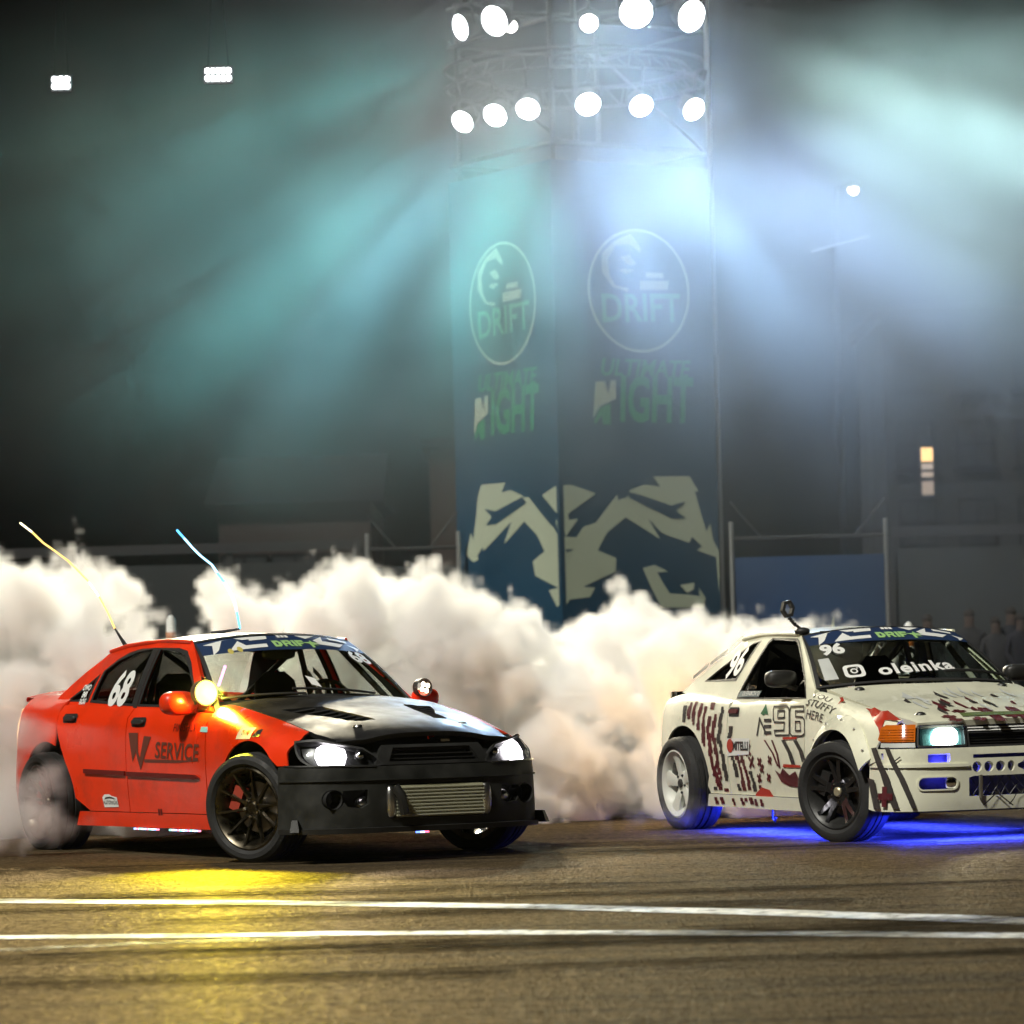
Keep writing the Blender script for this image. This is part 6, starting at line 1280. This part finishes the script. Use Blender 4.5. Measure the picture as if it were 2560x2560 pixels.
def wall(outline, d0, d1, ybot, seed, n, rb=(.30, .55), edge=(.10, .22), skip=None):
    rnd = random.Random(seed); out = []; ox = [p[0] for p in outline]; oy = [p[1] for p in outline]
    for i in range(n):                               # filling
        x = rnd.uniform(ox[0], ox[-1]); dep = rnd.uniform(d0, d1); r = rnd.uniform(*rb); s = CAM_F/dep; t = max(np.interp(x+q*r*s, ox, oy)-r*s*(1-math.sqrt(1-q*q)) for q in (-.9, -.6, -.3, 0, .3, .6, .9))
        y0, y1 = t+r*s*1.0, ybot
        y = rnd.uniform(y0, max(y0+1, y1)); p = at((x, y), dep)
        if skip and skip(x, y, dep): continue
        out.append((p[0], p[1], max(p[2], r*.55), r))
    L = np.arange(ox[0], ox[-1], 22)
    for x in L:                                      # cauliflower heads along the crest
        for k in range(3):
            xx = x+rnd.uniform(-14, 14); dep = rnd.uniform(d0+.3, (d0+d1)/2+.6); r = rnd.uniform(*edge); s = CAM_F/dep
            t = max(np.interp(xx+q*r*s, ox, oy)-r*s*(1-math.sqrt(1-q*q)) for q in (-.8, -.4, 0, .4, .8)); p = at((xx, t+r*s*rnd.uniform(1.1, 1.7)+k*rnd.uniform(14, 40)), dep); out.append((p[0], p[1], max(p[2], r*.5), r))
    return out
SMK = (.9985, .996, .990)
left = [(-160, 1400), (0, 1372), (60, 1362), (130, 1345), (170, 1305), (205, 1318), (232, 1338), (285, 1335), (320, 1380), (350, 1405), (378, 1480), (400, 1560), (440, 1600), (470, 1590)]
mid = [(440, 1610), (468, 1560), (482, 1440), (520, 1408), (560, 1415), (600, 1402), (622, 1470), (680, 1445), (735, 1455), (752, 1395), (790, 1372), (860, 1362), (905, 1360), (945, 1402), (1010, 1400), (1040, 1390), (1120, 1386), (1180, 1428), (1230, 1440), (1270, 1470), (1330, 1480), (1390, 1530), (1440, 1528), (1480, 1480), (1520, 1455), (1560, 1430), (1600, 1425), (1625, 1470), (1650, 1500), (1700, 1505), (1740, 1495), (1790, 1520), (1840, 1505), (1900, 1510), (1960, 1498), (2040, 1515), (2100, 1540), (2150, 1572), (2190, 1600)]
b = wall(left, 25.3, 28.0, 2060, 3, 120, (.25, .5))
puff_body('smoke_body', b, 15.0, .030, 'tall white tyre smoke rising behind the rear of the red car')
b = wall(mid, 25.6, 28.6, 2040, 5, 330, (.25, .55))
puff_body('smoke_body', b, 15.0, .030, 'wide bank of white tyre smoke filling the space between the two cars')
# thin wisps in front of the spinning rear wheels
def cloud_balls(spec, seed):
    rnd = random.Random(seed); out = []
    for (x, y, dep, r, n, sx, sy) in spec:
        for i in range(n):
            q = at((x+rnd.gauss(0, sx), y+rnd.gauss(0, sy)), dep+rnd.gauss(0, .12)); rr_ = r*rnd.uniform(.6, 1.3); out.append((q[0], q[1], max(q[2], rr_*.5), rr_))
    return out
puff_body('smoke_body', cloud_balls([(30, 2050, 22.8, .24, 16, 45, 32), (110, 2070, 22.7, .16, 14, 32, 24), (185, 2075, 22.6, .085, 9, 16, 14), (90, 1985, 23.0, .12, 8, 34, 22), (-20, 1930, 23.2, .22, 8, 30, 50), (30, 1850, 23.6, .16, 6, 18, 40), (65, 1780, 23.9, .10, 5, 16, 30)], 8), 7.0, .035, 'low puff of smoke curling round the red car rear wheel', .20, (.14, .07))
puff_body('smoke_body', cloud_balls([(1600, 2010, 23.8, .18, 12, 50, 40), (1660, 1900, 24.0, .12, 6, 25, 60), (1690, 1760, 24.3, .12, 6, 30, 40), (1735, 2030, 23.6, .07, 7, 20, 20)], 9), 3.5, .035, 'thin smoke trailing off the white car rear wheel', .22, (.14, .07))
puff_body('smoke_body', [tuple(RED.inv.inverted() @ Vector((-.58, -.76, 1.0)))+(.20,), tuple(RED.inv.inverted() @ Vector((-.50, -.84, 1.02)))+(.14,), tuple(RED.inv.inverted() @ Vector((-.62, -.70, .96)))+(.14,)], .55, .03, 'faint wisp added to give the red car mirror lamp a yellow halo', .22, (.05, .03))  # no tyre smoke here: wisp added so the amber lamp gets a halo
# drifting smoke round the tower head: one cloud of thin smoke, its uneven density filled into a voxel grid
def P3(px, dep): return tuple(at(px, dep))
CLOUDS = [(P3((1300, 600), 49.5), (12, 7, 6.6), .052), (P3((2480, 520), 49.5), (5.0, 5, 3.9), .32), (P3((640, 720), 49.5), (7.0, 5, 5.2), .085), (P3((820, 1060), 49.5), (5.5, 4, 3.0), .04), (P3((1480, 800), 48.5), (4.0, 2.8, 3.4), .085), (P3((1850, 780), 49.0), (5.0, 4.5, 4.6), .075), (P3((2350, 1180), 48.5), (6.5, 4.5, 4.2), .075)]
HOLLOW = (P3((1440, 170), 53.0), (4.6, 6.0, 3.4))
def cloud_object():
    g = GN('drift_cloud'); tot = None
    for c, r, k in CLOUDS: v = g.m('MULTIPLY', g.blob(c, r), k); tot = v if tot is None else g.m('ADD', tot, v)
    tot = g.m('MULTIPLY', tot, g.m('SUBTRACT', 1.0, g.m('MULTIPLY', g.blob(*HOLLOW), .25)))
    den = g.m('MULTIPLY', tot, g.rng(g.noi(.42, 7, .66, .9), .36, .68, .34, 1.55))
    lo = np.min([np.array(c)-np.array(r) for c, r, k in CLOUDS], 0); hi = np.max([np.array(c)+np.array(r) for c, r, k in CLOUDS], 0); lo[2] = max(lo[2], .1)
    m = gridm('drift_smoke', (.93, .97, .97), .66, 2.5); g.volume(den, lo, hi, .30, m)
    me = bpy.data.meshes.new('drifting_smoke'); me.materials.append(m); ob = bpy.data.objects.new('drifting_smoke', me); COL.objects.link(ob)
    ob.modifiers.new('cloud', 'NODES').node_group = g.t
    return tag(ob, 'thin smoke drifting round the tower head, lit teal and blue by its beams', 'smoke', kind='stuff')
dro = cloud_object()
# haze: one closed box round everything
hb = bpy.data.meshes.new('haze'); bm = bmesh.new(); bmesh.ops.create_cube(bm, size=1, matrix=Matrix.Translation((0, 135, 9.5)) @ Matrix.Diagonal((540, 350, 21, 1))); bm.to_mesh(hb); bm.free()
hb.materials.append(volm('haze_air', (.9, .95, .95), .00004, .4)); ho = bpy.data.objects.new('haze', hb); COL.objects.link(ho); tag(ho, 'thin night haze filling the air over the track', 'haze', kind='stuff')
